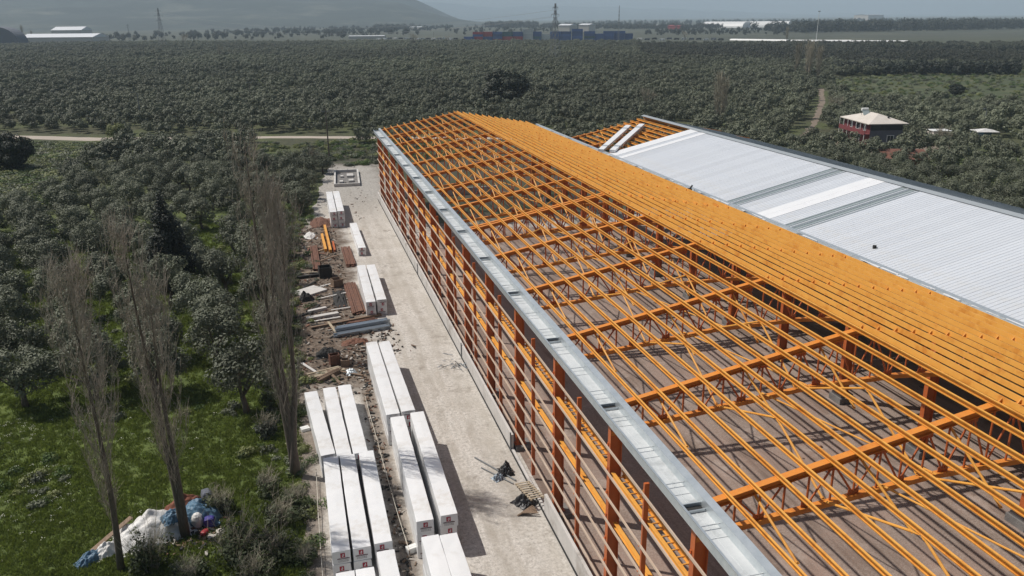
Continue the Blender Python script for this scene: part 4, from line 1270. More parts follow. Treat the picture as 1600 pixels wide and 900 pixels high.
drape('tarpaulin', -9.2, 40.4, 4.2, 2.7, 1.15, 1, MT['tarp_white'], .35, 'large crumpled white tarpaulin over the rubbish heap')
drape('tarpaulin', -6.9, 41.2, 2.4, 1.7, 1.0, 2, MT['tarp_blue'], -.2, 'blue tarpaulin at the right end of the rubbish heap', z0=.1)
drape('tarpaulin', -8.0, 40.1, 1.3, 1.0, .45, 3, MT['tarp_blue'], .5, 'small blue tarpaulin scrap on top of the white one', z0=1.0)
drape('tarpaulin', -11.9, 38.9, 1.6, .9, .5, 4, MT['tarp_blue'], .6, 'blue tarpaulin corner at the left end of the heap')
drape('tarpaulin', -11.2, 39.3, 1.5, 1.0, .55, 8, MT['tarp_white'], .6, 'smaller white tarpaulin at the left end of the heap', z0=.05)
drape('tarpaulin', -7.7, 42.3, 2.6, 1.2, .9, 6, MT['brick'], .2, 'reddish brown earth covered heap behind the white tarpaulin', 'heap', None)
c = MB(); c.bar((-11.9, 39.2, .35), (-10.2, 40.9, .95), .28, .05); tag(c.build('plank', MT['wood']), 'brown plank leaning on the left end of the white tarpaulin', 'plank')
for k, (x, y, z, s, m_, nm, lb, ct) in enumerate(((-6.3, 40.3, .0, (.6, .5, .62), 'purple', 'crate', 'violet plastic crate at the right of the rubbish heap', 'crate'), (-6.5, 39.6, 0, (.6, .35, .3), 'red', 'bag', 'crumpled red bag in front of the violet crate', 'bag'),
                                                  (-6.9, 40.4, 0, (.6, .6, .9), 'tarp_white', 'bag', 'bulging white sack beside the middle poplar foot', 'sack'), (-6.1, 39.2, 0, (.5, .3, .2), 'pale', 'rubbish', 'pale torn carton in front of the red bag', 'rubbish'),
                                                  (-5.7, 39.5, 0, (.4, .5, .25), 'pale', 'rubbish', 'pale bundle of rags right of the red bag', 'rubbish'), (-6.6, 42.6, .0, (.9, .6, .9), 'greywall', 'board_stack', 'grey boards behind the blue tarpaulin', 'boards'))):
    rs = random.Random(k + 4); g = MB(); n = 7; P = []; F = []
    for j in range(n + 1):
        ph = math.pi * j / n
        for i in range(10):
            th = 2 * math.pi * i / 10; e = .55 if nm in ('crate', 'board_stack') else .85
            f = lambda q, e=e: math.copysign(abs(q) ** e, q)
            P.append((s[0] / 2 * f(math.cos(th)) * f(math.sin(ph)) * rs.uniform(.85, 1.1), s[1] / 2 * f(math.sin(th)) * f(math.sin(ph)) * rs.uniform(.85, 1.1), s[2] / 2 * (1 - f(math.cos(ph)))))
    for j in range(n):
        for i in range(10): F.append((j * 10 + i, j * 10 + (i + 1) % 10, j * 10 + 10 + (i + 1) % 10, j * 10 + 10 + i))
    g.add(P, F); o = g.build(nm, MT[m_], None, False, (x, y, z)); o.rotation_euler.z = k; tag(o, lb, ct)

# loose small rubble: nobody could count it
rub = MB(); rr = random.Random(9)
for k in range(2600):
    q = rr.random()
    if q < .55: x, y = rr.uniform(-1.2, 4.0), rr.uniform(54, 108)
    elif q < .65: x, y = rr.gauss(3.5, .25), rr.uniform(30, 60)
    elif q < .72: x, y = rr.gauss(-6.5, .9), rr.gauss(39.8, .9)
    elif q < .84: x, y = rr.gauss(5.2, 1.2), rr.uniform(61, 68.5)
    elif q < .92: x, y = rr.uniform(0, 11), rr.uniform(108, 165)
    else: x, y = (rr.uniform(2, 30), rr.uniform(150, 182)) if rr.random() < .55 else (rr.uniform(13, 45), rr.uniform(20, 96)) if rr.random() < .6 else (rr.gauss(33, 2), rr.gauss(58, 6))
    L = rr.uniform(.06, .5) * (1 if rr.random() < .5 else .45); w = rr.uniform(.04, .16)
    rub.obox((x, y, rr.uniform(.02, .1)), (L, w, w * .6), Matrix.Rotation(rr.uniform(0, 3.1), 3, 'Z') @ Matrix.Rotation(rr.uniform(-.4, .4), 3, 'Y'), rr.choice((0, 0, 0, 1, 1, 2, 3)))
tag(rub.build('rubble', [MT['dark'], MT['wood'], MT['pale'], MT['rust']]), 'loose rubble, offcuts and litter strewn over the scrap strip', 'rubble', kind='stuff')


# stacks of boards, beams, profiles
def stack(name, x0, y0, x1, y1, w, h, nw, nh, m_, label, cat, group=None, jit=.03, gap=.02, seed=1):
    rs = random.Random(seed); a = Vector((x0, y0, 0)); b_ = Vector((x1, y1, 0)); d = (b_ - a).normalized(); s_ = Vector((d.y, -d.x, 0)); g = MB()
    for j in range(nh):
        for i in range(nw):
            o_ = s_ * ((i + .5) / nw - .5) * w; z = h * (j + .5) / nh; e = rs.uniform(-.25, .25)
            g.bar(a + o_ + Vector((0, 0, z)) + d * e + s_ * rs.uniform(-jit, jit), b_ + o_ + Vector((0, 0, z)) + d * e * .7 + s_ * rs.uniform(-jit, jit), w / nw - gap, h / nh - .008)
    return tag(g.build(name, m_), label, cat, group)


stack('profile_bundle', 1.95, 66.3, 6.55, 67.2, .62, .34, 6, 3, MT['greybundle'], 'blue grey bundle of galvanised profiles, the front lower one', 'metal profiles', 'bundles of galvanised profiles')
stack('profile_bundle', 2.1, 67.05, 6.6, 67.95, .62, .62, 6, 5, MT['greybundle'], 'blue grey bundle of galvanised profiles, the taller rear one', 'metal profiles', 'bundles of galvanised profiles', seed=2)
stack('board_stack', 4.35, 71.5, 4.15, 80.6, 1.25, .28, 7, 2, MT['rust'], 'brown boards lying beside the pair of white packs', 'boards', 'stacks of brown boards', seed=3)
stack('board_stack', 4.85, 87.0, 4.75, 94.6, 1.05, .3, 6, 2, MT['rust'], 'brown boards lying beyond the pair of white packs', 'boards', 'stacks of brown boards', seed=4)
stack('board_stack', 1.15, 86.5, 1.1, 96.3, .85, .3, 5, 2, MT['rust'], 'narrow brown boards between the poplar and the orange beams', 'boards', 'stacks of brown boards', seed=5)
stack('orange_beam', 2.95, 93.5, 2.85, 106.0, .3, .42, 1, 1, MT['orange'], 'longer orange steel beam lying in the scrap strip, right one', 'steel beam', 'orange beams', 0)
stack('orange_beam', 2.42, 94.0, 2.3, 101.5, .3, .42, 1, 1, MT['orange'], 'shorter orange steel beam lying in the scrap strip, left one', 'steel beam', 'orange beams', 0)
stack('orange_beam', 3.45, 93.8, 3.45, 97.8, .22, .3, 1, 1, MT['orange_red'], 'dark red steel beam piece beside the longer orange beam', 'steel beam', 'orange beams', 0)
stack('timber_beam', .1, 68.9, 6.4, 70.6, .3, .22, 1, 1, MT['wood'], 'long brown timber beam behind the profile bundles', 'timber', 'timbers', 0)
stack('concrete_beam', -.2, 71.2, 2.6, 71.9, .55, .3, 1, 1, MT['conc'], 'pale concrete beam in the scrap strip, the front one', 'concrete beam', 'concrete beams', 0)
stack('concrete_beam', .0, 73.2, 1.6, 73.8, .4, .26, 1, 1, MT['conc'], 'short pale concrete beam behind the front one', 'concrete beam', 'concrete beams', 0)
stack('concrete_slab', -.9, 78.6, 1.3, 80.2, 2.2, .2, 2, 1, MT['conc'], 'broken pale concrete slab amid the scrap strip', 'concrete slab', None, .05)
stack('board_stack', -.4, 58.3, 2.0, 59.2, .9, .22, 5, 2, MT['wood_pale'], 'jumble of pale planks behind the rear row of packs', 'boards', None, .12, seed=8)
stack('board_stack', .2, 57.4, 1.8, 58.9, .5, .3, 3, 2, MT['wood'], 'dark planks crossing the pale ones behind the packs', 'boards', None, .1, seed=9)
stack('timber_beam', -.8, 84.2, 1.7, 84.6, .4, .3, 2, 1, MT['dark'], 'dark timbers beside the open black crate', 'timber', 'timbers', .05)
stack('timber_beam', 3.2, 68.6, 5.6, 69.2, .5, .35, 3, 2, MT['rust'], 'rusty bars heaped in front of the white pair', 'rusty bars', None, .1, seed=12)


rr = random.Random(55)
lbm = []
for k in range(6):
    g = MB(); L = rr.uniform(1.2, 3.4); g.box(-L / 2, L / 2, -.11, .11, 0, .05); g.box(-L / 2 + .2, L / 2 - .1, -.07, .12, .051, .09) if k % 2 else None
    lbm.append(g.mesh('loose_board', MT[('wood', 'wood_pale', 'rust', 'wood', 'conc', 'dark')[k]]))
for k in range(34):
    x, y = rr.uniform(-.9, 3.4), rr.uniform(57, 104)
    o = obj('loose_board', lbm[rr.randrange(6)], None, (x, y, rr.uniform(.03, .16))); o.rotation_euler = (rr.uniform(-.06, .06), rr.uniform(-.05, .05), rr.choice((0, 1.57)) + rr.gauss(0, .5))
    tag(o, 'loose board or bar scattered in the scrap strip left of the track', 'board', 'loose boards in the scrap strip')


def open_crate(x, y, lx, ly, h, m_, rz, label, cat='crate'):
    g = MB(); t_ = .05
    g.box(-lx / 2, lx / 2, -ly / 2, ly / 2, 0, .05); g.box(-lx / 2, -lx / 2 + t_, -ly / 2, ly / 2, .05, h); g.box(lx / 2 - t_, lx / 2, -ly / 2, ly / 2, .05, h)
    g.box(-lx / 2 + t_, lx / 2 - t_, -ly / 2, -ly / 2 + t_, .05, h); g.box(-lx / 2 + t_, lx / 2 - t_, ly / 2 - t_, ly / 2, .05, h)
    for k in (-.3, .3): g.box(lx * k - .05, lx * k + .05, -ly / 2 - .03, -ly / 2, 0, h)
    o = g.build('crate', m_, None, False, (x, y, .004)); o.rotation_euler.z = rz; return tag(o, label, cat)


open_crate(1.9, 84.2, 1.3, 1.2, 1.15, MT['dark'], .1, 'open black crate standing in the scrap strip')
open_crate(2.9, 80.6, 1.0, 1.0, .8, MT['wood'], .3, 'brown wooden crate in front of the open black one')
open_crate(1.5, 60.4, .8, .6, .9, MT['rust'], .2, 'dark reddish steel box behind the rear row of packs')
open_crate(2.3, 60.0, .6, .6, .55, MT['wood'], -.2, 'small brown box beside the dark reddish one')
drape('tarpaulin', -.3, 77.0, 1.6, 1.1, .75, 11, MT['dark'], .3, 'dark blue heap under a sheet at the left of the scrap strip', 'heap', None)
drape('earth_heap', 3.4, 64.6, 2.2, 1.3, .3, 12, MT['rust'], 0, 'brown earth mound in front of the profile bundles', 'earth heap', 'earth heaps of the scrap strip')
drape('earth_heap', 1.1, 62.6, 1.9, 1.6, .55, 13, MT['dark'], 0, 'black ash mound left of the profile bundles', 'earth heap', 'earth heaps of the scrap strip')
drape('earth_heap', 2.4, 108.5, 2.6, 5.0, .7, 14, MT['rust'], 0, 'brown brushwood mound left of the farthest packs', 'earth heap', 'earth heaps of the scrap strip')
drape('earth_heap', 2.9, 76.5, 1.2, 5.0, .35, 15, MT['dark'], 0, 'blackish refuse mound beside the brown boards', 'earth heap', 'earth heaps of the scrap strip')
drape('tarpaulin', .9, 101.5, 1.5, 2.2, .6, 16, MT['tarp_white'], .2, 'crumpled white sheet beside the orange beams', 'sheet', None)
drape('tarpaulin', 2.6, 58.4, .9, .9, .35, 17, MT['galv'], .2, 'bent bright metal sheet behind the rear row of packs', 'metal sheet', None)
# white water tank behind the poplar: cradle and tank
o = empty('water_tank', (-2.75, 105.6, 0), .3, 'tall white water tank half hidden behind the tallest poplar', 'water tank')
g = MB(); g.tube((0, 0, .6), (0, 0, 2.4), .62, n=18); g.tube((0, 0, 2.4), (0, 0, 2.6), .62, .25, n=18); g.build('tank', MT['white'], o, True)
g = MB()
for a in (-.45, .45):
    for b_ in (-.45, .45): g.box(a - .05, a + .05, b_ - .05, b_ + .05, 0, .6)
g.box(-.6, .6, -.6, .6, .56, .6); g.build('stand', MT['steel'], o)
# small white cartons
for x, y, s, lb in ((-1.05, 50.0, (.55, .45, .2), 'small flat white carton at the gravel edge left of the packs'), (3.95, 35.2, (.6, .35, .3), 'small white carton tucked between the middle and front stacks')):
    g = MB(); g.box(-s[0] / 2, s[0] / 2, -s[1] / 2, s[1] / 2, 0, s[2]); g.box(-s[0] / 2 + .02, s[0] / 2 - .02, -.03, .03, s[2], s[2] + .012); o = g.build('carton', MT['white'], None, False, (x, y, .006)); o.rotation_euler.z = .3; tag(o, lb, 'carton', 'white cartons on the gravel')


# scrap on the gravel track
def pipe(a, b_, r_, label):
    g = MB(); g.tube(a, b_, r_, n=8); return tag(g.build('pipe', MT['steel']), label, 'pipe', 'pipes lying on the gravel')


p = gp(742, 716); q = gp(806, 752); pipe((p.x, p.y, .06), (q.x, q.y, .06), .05, 'longer grey pipe lying on the gravel, the upper one')
p = gp(752, 732); q = gp(802, 757); pipe((p.x, p.y, .06), (q.x, q.y, .06), .04, 'shorter grey pipe lying on the gravel, the lower one')
p = gp(790, 738); drape('plastic_heap', p.x, p.y, .9, 1.1, .45, 21, MT['blacksheet'], 0, 'black plastic heap on the gravel beside the pipes', 'plastic heap', None, sag=1.2)
p = gp(786, 744); drape('plastic_heap', p.x - .35, p.y - .2, .7, .6, .3, 25, MT['greybundle'], .4, 'grey blue plastic scraps over the pipes', 'plastic heap', None, sag=1.2)
p = gp(820, 786); drape('plastic_heap', p.x, p.y, 1.2, 1.2, .4, 22, MT['blacksheet'], .5, 'black plastic sheet under the pale pallet', 'plastic heap', None, sag=1.2)
g = MB(); a = gp(815, 757); b_ = gp(840, 795)
a.z = .12; b_.z = .62; d = (b_ - a).normalized(); s_ = d.cross(Vector((0, 0, 1))).normalized()
for k in (-.35, .35): g.bar(a + s_ * k, b_ + s_ * k, .09, .07)
for k in range(9): c_ = a.lerp(b_, (k + .5) / 9) + Vector((0, 0, .05)); g.bar(c_ - s_ * .46, c_ + s_ * .46, .09, .03)
tag(g.build('pallet', MT['wood_pale']), 'pale slatted pallet leaning over black plastic beside the plinth', 'pallet')
g = MB(); p = gp(820, 800)
for k in range(6): g.bar((p.x - .5 + k * .05, p.y - .3, .05 + .03 * k), (p.x + .6, p.y + .4 - .2 * k, .08 + .03 * k), .09, .03)
tag(g.build('plank_heap', MT['wood']), 'brown plank offcuts in front of the leaning pallet', 'planks')
g = MB(); rr = random.Random(31); p = gp(712, 571)
for k in range(34):
    a = Vector((p.x + rr.gauss(0, .45), p.y + rr.gauss(0, .6), rr.uniform(.02, .22))); dv = Vector((rr.gauss(0, .45), rr.gauss(0, .45), rr.gauss(0, .06))); g.bar(a, a + dv, rr.uniform(.02, .07), .02, mi=rr.choice((0, 1, 1, 2)))
tag(g.build('scrap_heap', [MT['dark'], MT['greybundle'], MT['pale']]), 'tangle of metal scrap on the gravel near the plinth', 'scrap')
# rope lines between low pegs
for pts_, lb in (([(494, 735), (497, 800), (501, 860), (505, 910)], 'pale rope stretched along the left gravel edge'), ([(570, 618), (590, 690), (612, 770), (640, 862)], 'pale rope stretched along the strip between the stacks')):
    P = [gp(x, y, .35) for x, y in pts_]; g = MB(); F = []
    for a, b_ in zip(P[:-1], P[1:]):
        for k in range(6): F.append(a.lerp(b_, k / 6) - Vector((0, 0, .1 * math.sin(math.pi * k / 6))))
    g.path(F + [P[-1]], .018, 5); o = g.build('rope', MT['rope']); tag(o, lb, 'rope', 'ropes in the yard')
    g = MB()
    for a in P: g.tube((a.x, a.y, 0), (a.x, a.y, .42), .022, n=6)
    g.build('peg', MT['wood'], o)

# concrete pit near the far end
o = empty('concrete_pit', (8.1, 139.5, 0), -.06, 'open concrete basin with blocks inside at the far end of the yard', 'basin')
g = MB(); a, b_, h, t_ = 2.1, 6.6, .5, .28
g.box(-a, -a + t_, -b_, b_, 0, h); g.box(a - t_, a, -b_, b_, 0, h); g.box(-a + t_, a - t_, -b_, -b_ + t_, 0, h); g.box(-a + t_, a - t_, b_ - t_, b_, 0, h); g.build('basin_wall', MT['conc'], o)
g = MB(); g.box(-a + t_, a - t_, -b_ + t_, b_ - t_, 0.004, .06); g.build('basin_floor', MT['conc_dark'], o)
for x, y, s in ((-.9, -3.2, .6), (.7, -2.6, .8), (-.8, 1.6, .5), (.6, 2.0, 1.1)):
    g = MB(); g.box(x - s / 2, x + s / 2, y - s, y + s, .06, .25 + s * .15); g.build('concrete_block', MT['conc'], o)


# ================================================================== poles, pylons, wires
def power_pole(x, y, h, label, lamp=False, arm=True):
    o = empty('power_pole', (x, y, 0), .4, label, 'power pole', 'poles beside the road and orchard')
    g = MB(); g.tube((0, 0, -.05), (0, 0, h), .16, .10, 8); g.build('pole', MT['bark'] if not lamp else MT['steel'], o)
    g = MB()
    if lamp: g.path([(0, 0, h - .1), (-.5, 0, h + .25), (-1.2, 0, h + .3)], .05, 6); g.box(-1.7, -1.1, -.12, .12, h + .22, h + .36)
    else:
        g.bar((-.9, 0, h - .5), (.9, 0, h - .5), .1, .1)
        for k in (-.8, 0, .8): g.tube((k, 0, h - .45), (k, 0, h - .2), .05)
    g.build('crossarm' if not lamp else 'lamp_arm', MT['steel'], o); return o


power_pole(6.3, 160.5, 9.8, 'dark power pole at the end of the gravel yard')
power_pole(-37.9, 230.3, 8.4, 'lamp pole beside the dirt road near the yellow green tree', True)
power_pole(-12.2, 277.5, 7.6, 'dark pole standing in the orchard left of centre')
p = gp(690, 124); power_pole(p.x, p.y, 8.0, 'dark pole standing in the orchard above the hall gable')
p = gp(944, 92); power_pole(p.x, p.y, 9.0, 'dark pole in the orchard right of the lattice pylon')
p = gp(1017, 82); power_pole(p.x, p.y, 9.0, 'dark pole in the orchard left of the white strip')
p = gp(678, 66); power_pole(p.x, p.y, 11.0, 'dark pole just left of the container stacks')


def pylon(x, y, h, rz, label, arms=3, wb=None, sparse=False):
    wb = wb or h * .085; g = MB(); n = 9; r_ = .11 if not sparse else .07

    def cr(f, i):
        w = wb * ((1 - f) ** 1.25 * .9 + .1); return Vector((w * (1, -1, -1, 1)[i], w * (1, 1, -1, -1)[i], h * f))
    for k in range(n):
        f0, f1 = k / n, (k + 1) / n
        for i in range(4):
            g.tube(cr(f0, i), cr(f1, i), r_, n=4, cap=False); g.tube(cr(f0, i), cr(f1, (i + 1) % 4), r_ * .65, n=4, cap=False); g.tube(cr(f0, (i + 1) % 4), cr(f1, i), r_ * .65, n=4, cap=False)
    o = empty('pylon' if arms else 'lattice_mast', (x, y, 0), rz, label, 'pylon' if arms else 'mast'); g.build('tower', MT['steel'], o)
    for k in range(arms):
        f = .93 - .12 * k; L = h * (.075, .11, .09)[k]; z = h * f; g = MB()
        for s in (-1, 1):
            for q in (-1, 1): g.tube((s * wb * .15, q * wb * .12, z - .5), (s * L, 0, z), .08, n=4)
            g.tube((s * wb * .1, 0, z + .9), (s * L, 0, z), .06, n=4); g.tube((s * L, 0, z), (s * L, 0, z - 1.3), .09, n=6)
        g.build('crossarm', MT['steel'], o)
    return o


PY = [(-430, 1190, 38), (-118, 902.8, 38), (161.9, 497.8, 34), (560, 330, 34)]
pa_ = math.atan2(-(497.8 - 902.8), -(161.9 + 118)) + math.pi / 2
LBP = ['lattice pylon outside the left edge', 'lattice pylon on the left of the plain against the hill', 'lattice pylon in front of the containers', 'lattice pylon outside the right edge']
for k, (x, y, h) in enumerate(PY):
    if k in (1, 2): pylon(x, y, h, pa_, LBP[k])
for k in (1,):
    a, b_ = PY[k], PY[k + 1]; d = Vector((b_[0] - a[0], b_[1] - a[1], 0)); nrm = Vector((-d.y, d.x, 0)).normalized()
    for s, f, nm in ((-1, .81, 'lower left'), (1, .81, 'lower right'), (1, .93, 'upper')):
        L = .11 if f < .9 else .075; g = MB(); F = []
        for i in range(25):
            t_ = i / 24; z = (a[2] * (1 - t_) + b_[2] * t_) * f - 1.3 - 4 * 13 * t_ * (1 - t_)
            q = Vector((a[0], a[1], 0)).lerp(Vector((b_[0], b_[1], 0)), t_) + nrm * s * L * 36; q.z = z; F.append(q)
        g.path(F, .07, 4); tag(g.build('power_line', MT['wire']), f'thin {nm} power wire hanging between the two lattice pylons', 'power line', 'wires between the pylons')
pylon(349.3, 852.7, 37, .3, 'thin lattice mast right of the container stacks', 0, 1.2, True)
pylon(-198, 1209.4, 22, .2, 'small pylon far left between the white shed and the tall pylon', 2, 1.4)
o = empty('floodlight_mast', (506.5, 725.1, 0), 0, 'slim tall light mast at the white strip on the right', 'mast')
g = MB(); g.tube((0, 0, 0), (0, 0, 29), .32, .16, 8); g.build('pole', MT['white'], o); g = MB(); g.box(-1.2, 1.2, -.2, .2, 28.6, 29.3); g.build('lamp_head', MT['steel'], o)

# ================================================================== HOUSE in the orchard
A_, B_, C_ = gp(1311, 182, 4.9), gp(1358, 194, 4.9), gp(1421, 193, 4.9)
for q in (A_, B_, C_): q.z = 0
hu = (C_ - B_).normalized(); hv = Vector((-hu.y, hu.x, 0)); LW, LD = (C_ - B_).length, (A_ - B_).length; hc = B_ + hu * LW / 2 + hv * LD / 2
o = empty('house', hc, math.atan2(hu.y, hu.x), 'two storey red and grey house with pale hipped roof among the olives', 'house')
e, w, dd = 4.9, LW / 2 - .8, LD / 2 - .8
g = MB(); g.add([(-LW / 2, -LD / 2, e), (LW / 2, -LD / 2, e), (LW / 2, LD / 2, e), (-LW / 2, LD / 2, e), (0, -LD * .14, e + 1.5), (0, LD * .14, e + 1.5), (-LW / 2, -LD / 2, e - .15), (LW / 2, -LD / 2, e - .15), (LW / 2, LD / 2, e - .15), (-LW / 2, LD / 2, e - .15)],
              [(0, 1, 4), (1, 2, 5, 4), (2, 3, 5), (3, 0, 4, 5), (6, 7, 1, 0), (7, 8, 2, 1), (8, 9, 3, 2), (9, 6, 0, 3), (9, 8, 7, 6)]); rf = g.build('roof', MT['cream'], o)
g = MB(); g.box(.9, 1.2, -4.2, -3.9, e + .2, e + 1.2); g.build('chimney', MT['dark'], rf)
g = MB(); g.box(-w + .02, w, -dd, dd, 0, e - .16); g.build('wall', MT['greywall'], o)
g = MB(); g.box(-w - .02, -w + .02, -dd + .02, dd, 0, e - .17); g.build('side_wall', MT['redwall'], o)
g = MB(); g.box(-w - 1.2, -w - .022, -dd, dd, 2.6, 2.76); bl = g.build('balcony', MT['redwall'], o)
g = MB()
for k in range(7): y = -dd + .1 + (2 * dd - .2) * k / 6; g.box(-w - 1.18, -w - 1.08, y - .05, y + .05, 0, 2.6); g.box(-w - 1.18, -w - 1.08, y - .05, y + .05, 2.76, e - .16)
g.build('balcony_post', MT['white'], bl)
g = MB(); g.box(-w - 1.2, -w - 1.14, -dd, dd, 2.76, 3.5); g.build('balcony_rail', MT['redwall'], bl)
for x0, z0 in ((1.0, 1.0),):
    g = MB(); g.box(x0 - .75, x0 + .75, -dd - .05, -dd - .005, z0, z0 + 1.5); f_ = g.build('window_frame', MT['white'], o); g = MB(); g.box(x0 - .6, x0 - .05, -dd - .07, -dd - .052, z0 + .12, z0 + 1.38); g.box(x0 + .05, x0 + .6, -dd - .07, -dd - .052, z0 + .12, z0 + 1.38); g.build('pane', MT['glass'], f_)
g = MB(); g.box(-w + .1, w - .1, -dd - .04, -dd - .004, 3.5, 4.5); f_ = g.build('glazed_band', MT['glass'], o)
for y in (-3.5, -.5, 2.5):
    g = MB(); g.box(-w - .07, -w - .022, y - .6, y + .6, 3.2, 4.5); f_ = g.build('window_frame', MT['white'], o); g = MB(); g.box(-w - .09, -w - .072, y - .5, y + .5, 3.3, 4.4); g.build('pane', MT['glass'], f_)
q = empty('solar_water_heater', hc + hv * 1.6 - hu * 1.2, math.atan2(hu.y, hu.x), 'white solar water heater standing on the house roof', 'water heater'); q.location.z = e + .9; q.scale = (.75, .75, .75)
g = MB(); g.tube((-.9, .4, 1.5), (.9, .4, 1.5), .42, n=14); g.build('tank', MT['white'], q)
g = MB(); g.obox((0, -.5, .75), (1.9, 2.0, .08), Matrix.Rotation(.75, 3, 'X')); g.build('collector', MT['skylight'], q)
g = MB(); g.tube((-.8, .4, -.2), (-.8, .4, 1.3), .05); g.tube((.8, .4, -.2), (.8, .4, 1.3), .05); g.build('stand', MT['steel'], q)
power_pole(152.7, 152.1, 5.2, 'pale lamp post beside the tarpaulin shelter at the house yard', True)['group'] = 'lamp posts by the house'
o = empty('shed', (133.2, 144.2, 0), -.25, 'small white shed with flat roof right of the house', 'shed')
g = MB(); g.box(-1.8, 1.8, -1.4, 1.4, 0, 2.3); g.build('wall', MT['cream'], o); g = MB(); g.box(-2.0, 2.0, -1.6, 1.6, 2.304, 2.42); g.build('roof', MT['white'], o); g = MB(); g.box(-.2, 1.3, -1.45, -1.404, .05, 2.1); g.build('door', MT['dark'], o)
o = empty('shelter', (143, 142.0, 0), -.2, 'low shelter under a pale tarpaulin with blue side panel near the lamp post', 'shelter')
g = MB(); g.add([(-2.6, -1.4, 2.0), (2.6, -1.4, 1.9), (2.6, 1.4, 2.1), (-2.6, 1.4, 2.2), (0, 0, 2.6)], [(0, 1, 4), (1, 2, 4), (2, 3, 4), (3, 0, 4)]); g.box(-2.6, -1.0, -1.45, -1.41, 1.0, 1.95, 1); g.build('cover', [MT['tarp_white'], MT['tarp_blue']], o)
g = MB()
for a in (-2.4, 2.4):
    for b_ in (-1.3, 1.3): g.tube((a, b_, 0), (a, b_, 1.95), .06)
g.build('frame', MT['steel'], o); g = MB(); g.box(-2.4, 2.4, 1.2, 1.28, 0, 1.9); g.build('back_panel', MT['tarp_blue'], o)
# ruined outbuilding with brown tiles in front of the house
o = empty('outbuilding', (105.5, 121.5, 0), -.35, 'ruined outbuilding with broken brown tiled roof in front of the house', 'outbuilding')
g = MB(); g.add([(-4, -2, 1.5), (4, -2, 1.3), (4, 2, 2.6), (-4, 2, 2.7), (-4, -2, 1.6), (4, -2, 1.4), (4, 2, 2.7), (-4, 2, 2.8)], MB.BF); g.build('roof', MT['redroof'], o); g = MB(); g.box(-3.8, 3.8, -1.8, 1.8, 0, 1.3); g.build('wall', MT['brick'], o)

# ================================================================== CONTAINER YARD and far buildings
def container_mesh(L, m_):
    g = MB(); w, h = 1.22, 2.59
    g.box(-L / 2, L / 2, -w + .04, w - .04, .05, h - .05)
    for x in (-L / 2, L / 2 - .16):
        for y in (-w, w - .16): g.box(x, x + .16, y, y + .16, 0, h)
    for z in (0, h - .16): g.box(-L / 2, L / 2, -w, -w + .1, z, z + .14); g.box(-L / 2, L / 2, w - .1, w, z, z + .14)
    k = -L / 2 + .4
    while k < L / 2 - .3:
        g.box(k, k + .15, -w + .005, -w + .04, .15, h - .18); g.box(k, k + .15, w - .04, w - .005, .15, h - .18); k += .3 if L < 5 else .6
    return g.mesh('container', MT[m_])


CM = {c: container_mesh(12.19, c) for c in ('blue', 'teal', 'cred', 'cwhite')}
cdir = (gp(985, 64) - gp(700, 64)).normalized(); crz = math.atan2(cdir.y, cdir.x)
STACKS = [(733, 'blue blue'), (747, 'cred cred blue cred'), (762, 'blue blue cred cred'), (777, 'cred blue blue blue'), (793, 'cred cred teal teal'), (809, 'cred cred blue blue'), (825, 'cwhite cwhite cwhite cwhite cwhite'), (838, 'blue teal blue blue'), (852, 'cwhite cwhite cwhite'), (868, 'blue blue blue blue'), (884, 'blue blue blue blue'), (902, 'blue blue blue blue blue'), (921, 'blue teal blue blue'), (935, 'blue blue blue'), (951, 'blue blue blue blue'), (968, 'blue blue blue blue'), (980, 'blue blue blue')]
CN = {'blue': 'blue', 'teal': 'teal', 'cred': 'red', 'cwhite': 'white'}; LV = ['bottom', 'second', 'third', 'fourth', 'fifth']
for i, (px, cs) in enumerate(STACKS):
    p = gp(px, 64.5 - (px - 733) * .004); cs = cs.split()
    for k, c in enumerate(cs):
        o = obj('shipping_container', CM[c], None, (p.x, p.y, k * 2.6)); o.rotation_euler.z = crz + rnd.uniform(-.02, .02)
        lev = 'top' if k == len(cs) - 1 else LV[k]
        tag(o, f'{CN[c]} shipping container, {lev} one of the {ordinal(i)} stack from the left in the far yard', 'container', 'stacked shipping containers in the far yard')


def block(name, pa, pb, depth, h, m_, roofm, label, rise=0.0, cat='warehouse'):
    a, b_ = gp(*pa), gp(*pb); d = (b_ - a); L = d.length; o = empty(name, (a + b_) / 2, math.atan2(d.y, d.x), label, cat)
    g = MB(); g.box(-L / 2, L / 2, 0, depth, 0, h); g.build('wall', m_, o)
    g = MB(); r_ = rise or .6
    g.prism_y([(0, 0)] * 0 or [(-L / 2 - .5, h + .01), (L / 2 + .5, h + .01), (L / 2 + .5, h + .2), (-L / 2 - .5, h + .2)], -.5, depth + .5)
    g.add([(-L / 2 - .5, -.5, h + .21), (L / 2 + .5, -.5, h + .21), (L / 2 + .5, depth + .5, h + .21), (-L / 2 - .5, depth + .5, h + .21), (-L / 2 - .5, depth / 2, h + .21 + r_), (L / 2 + .5, depth / 2, h + .21 + r_)], [(0, 1, 5, 4), (2, 3, 4, 5), (1, 2, 5), (3, 0, 4)])
    g.build('roof', roofm, o); return o


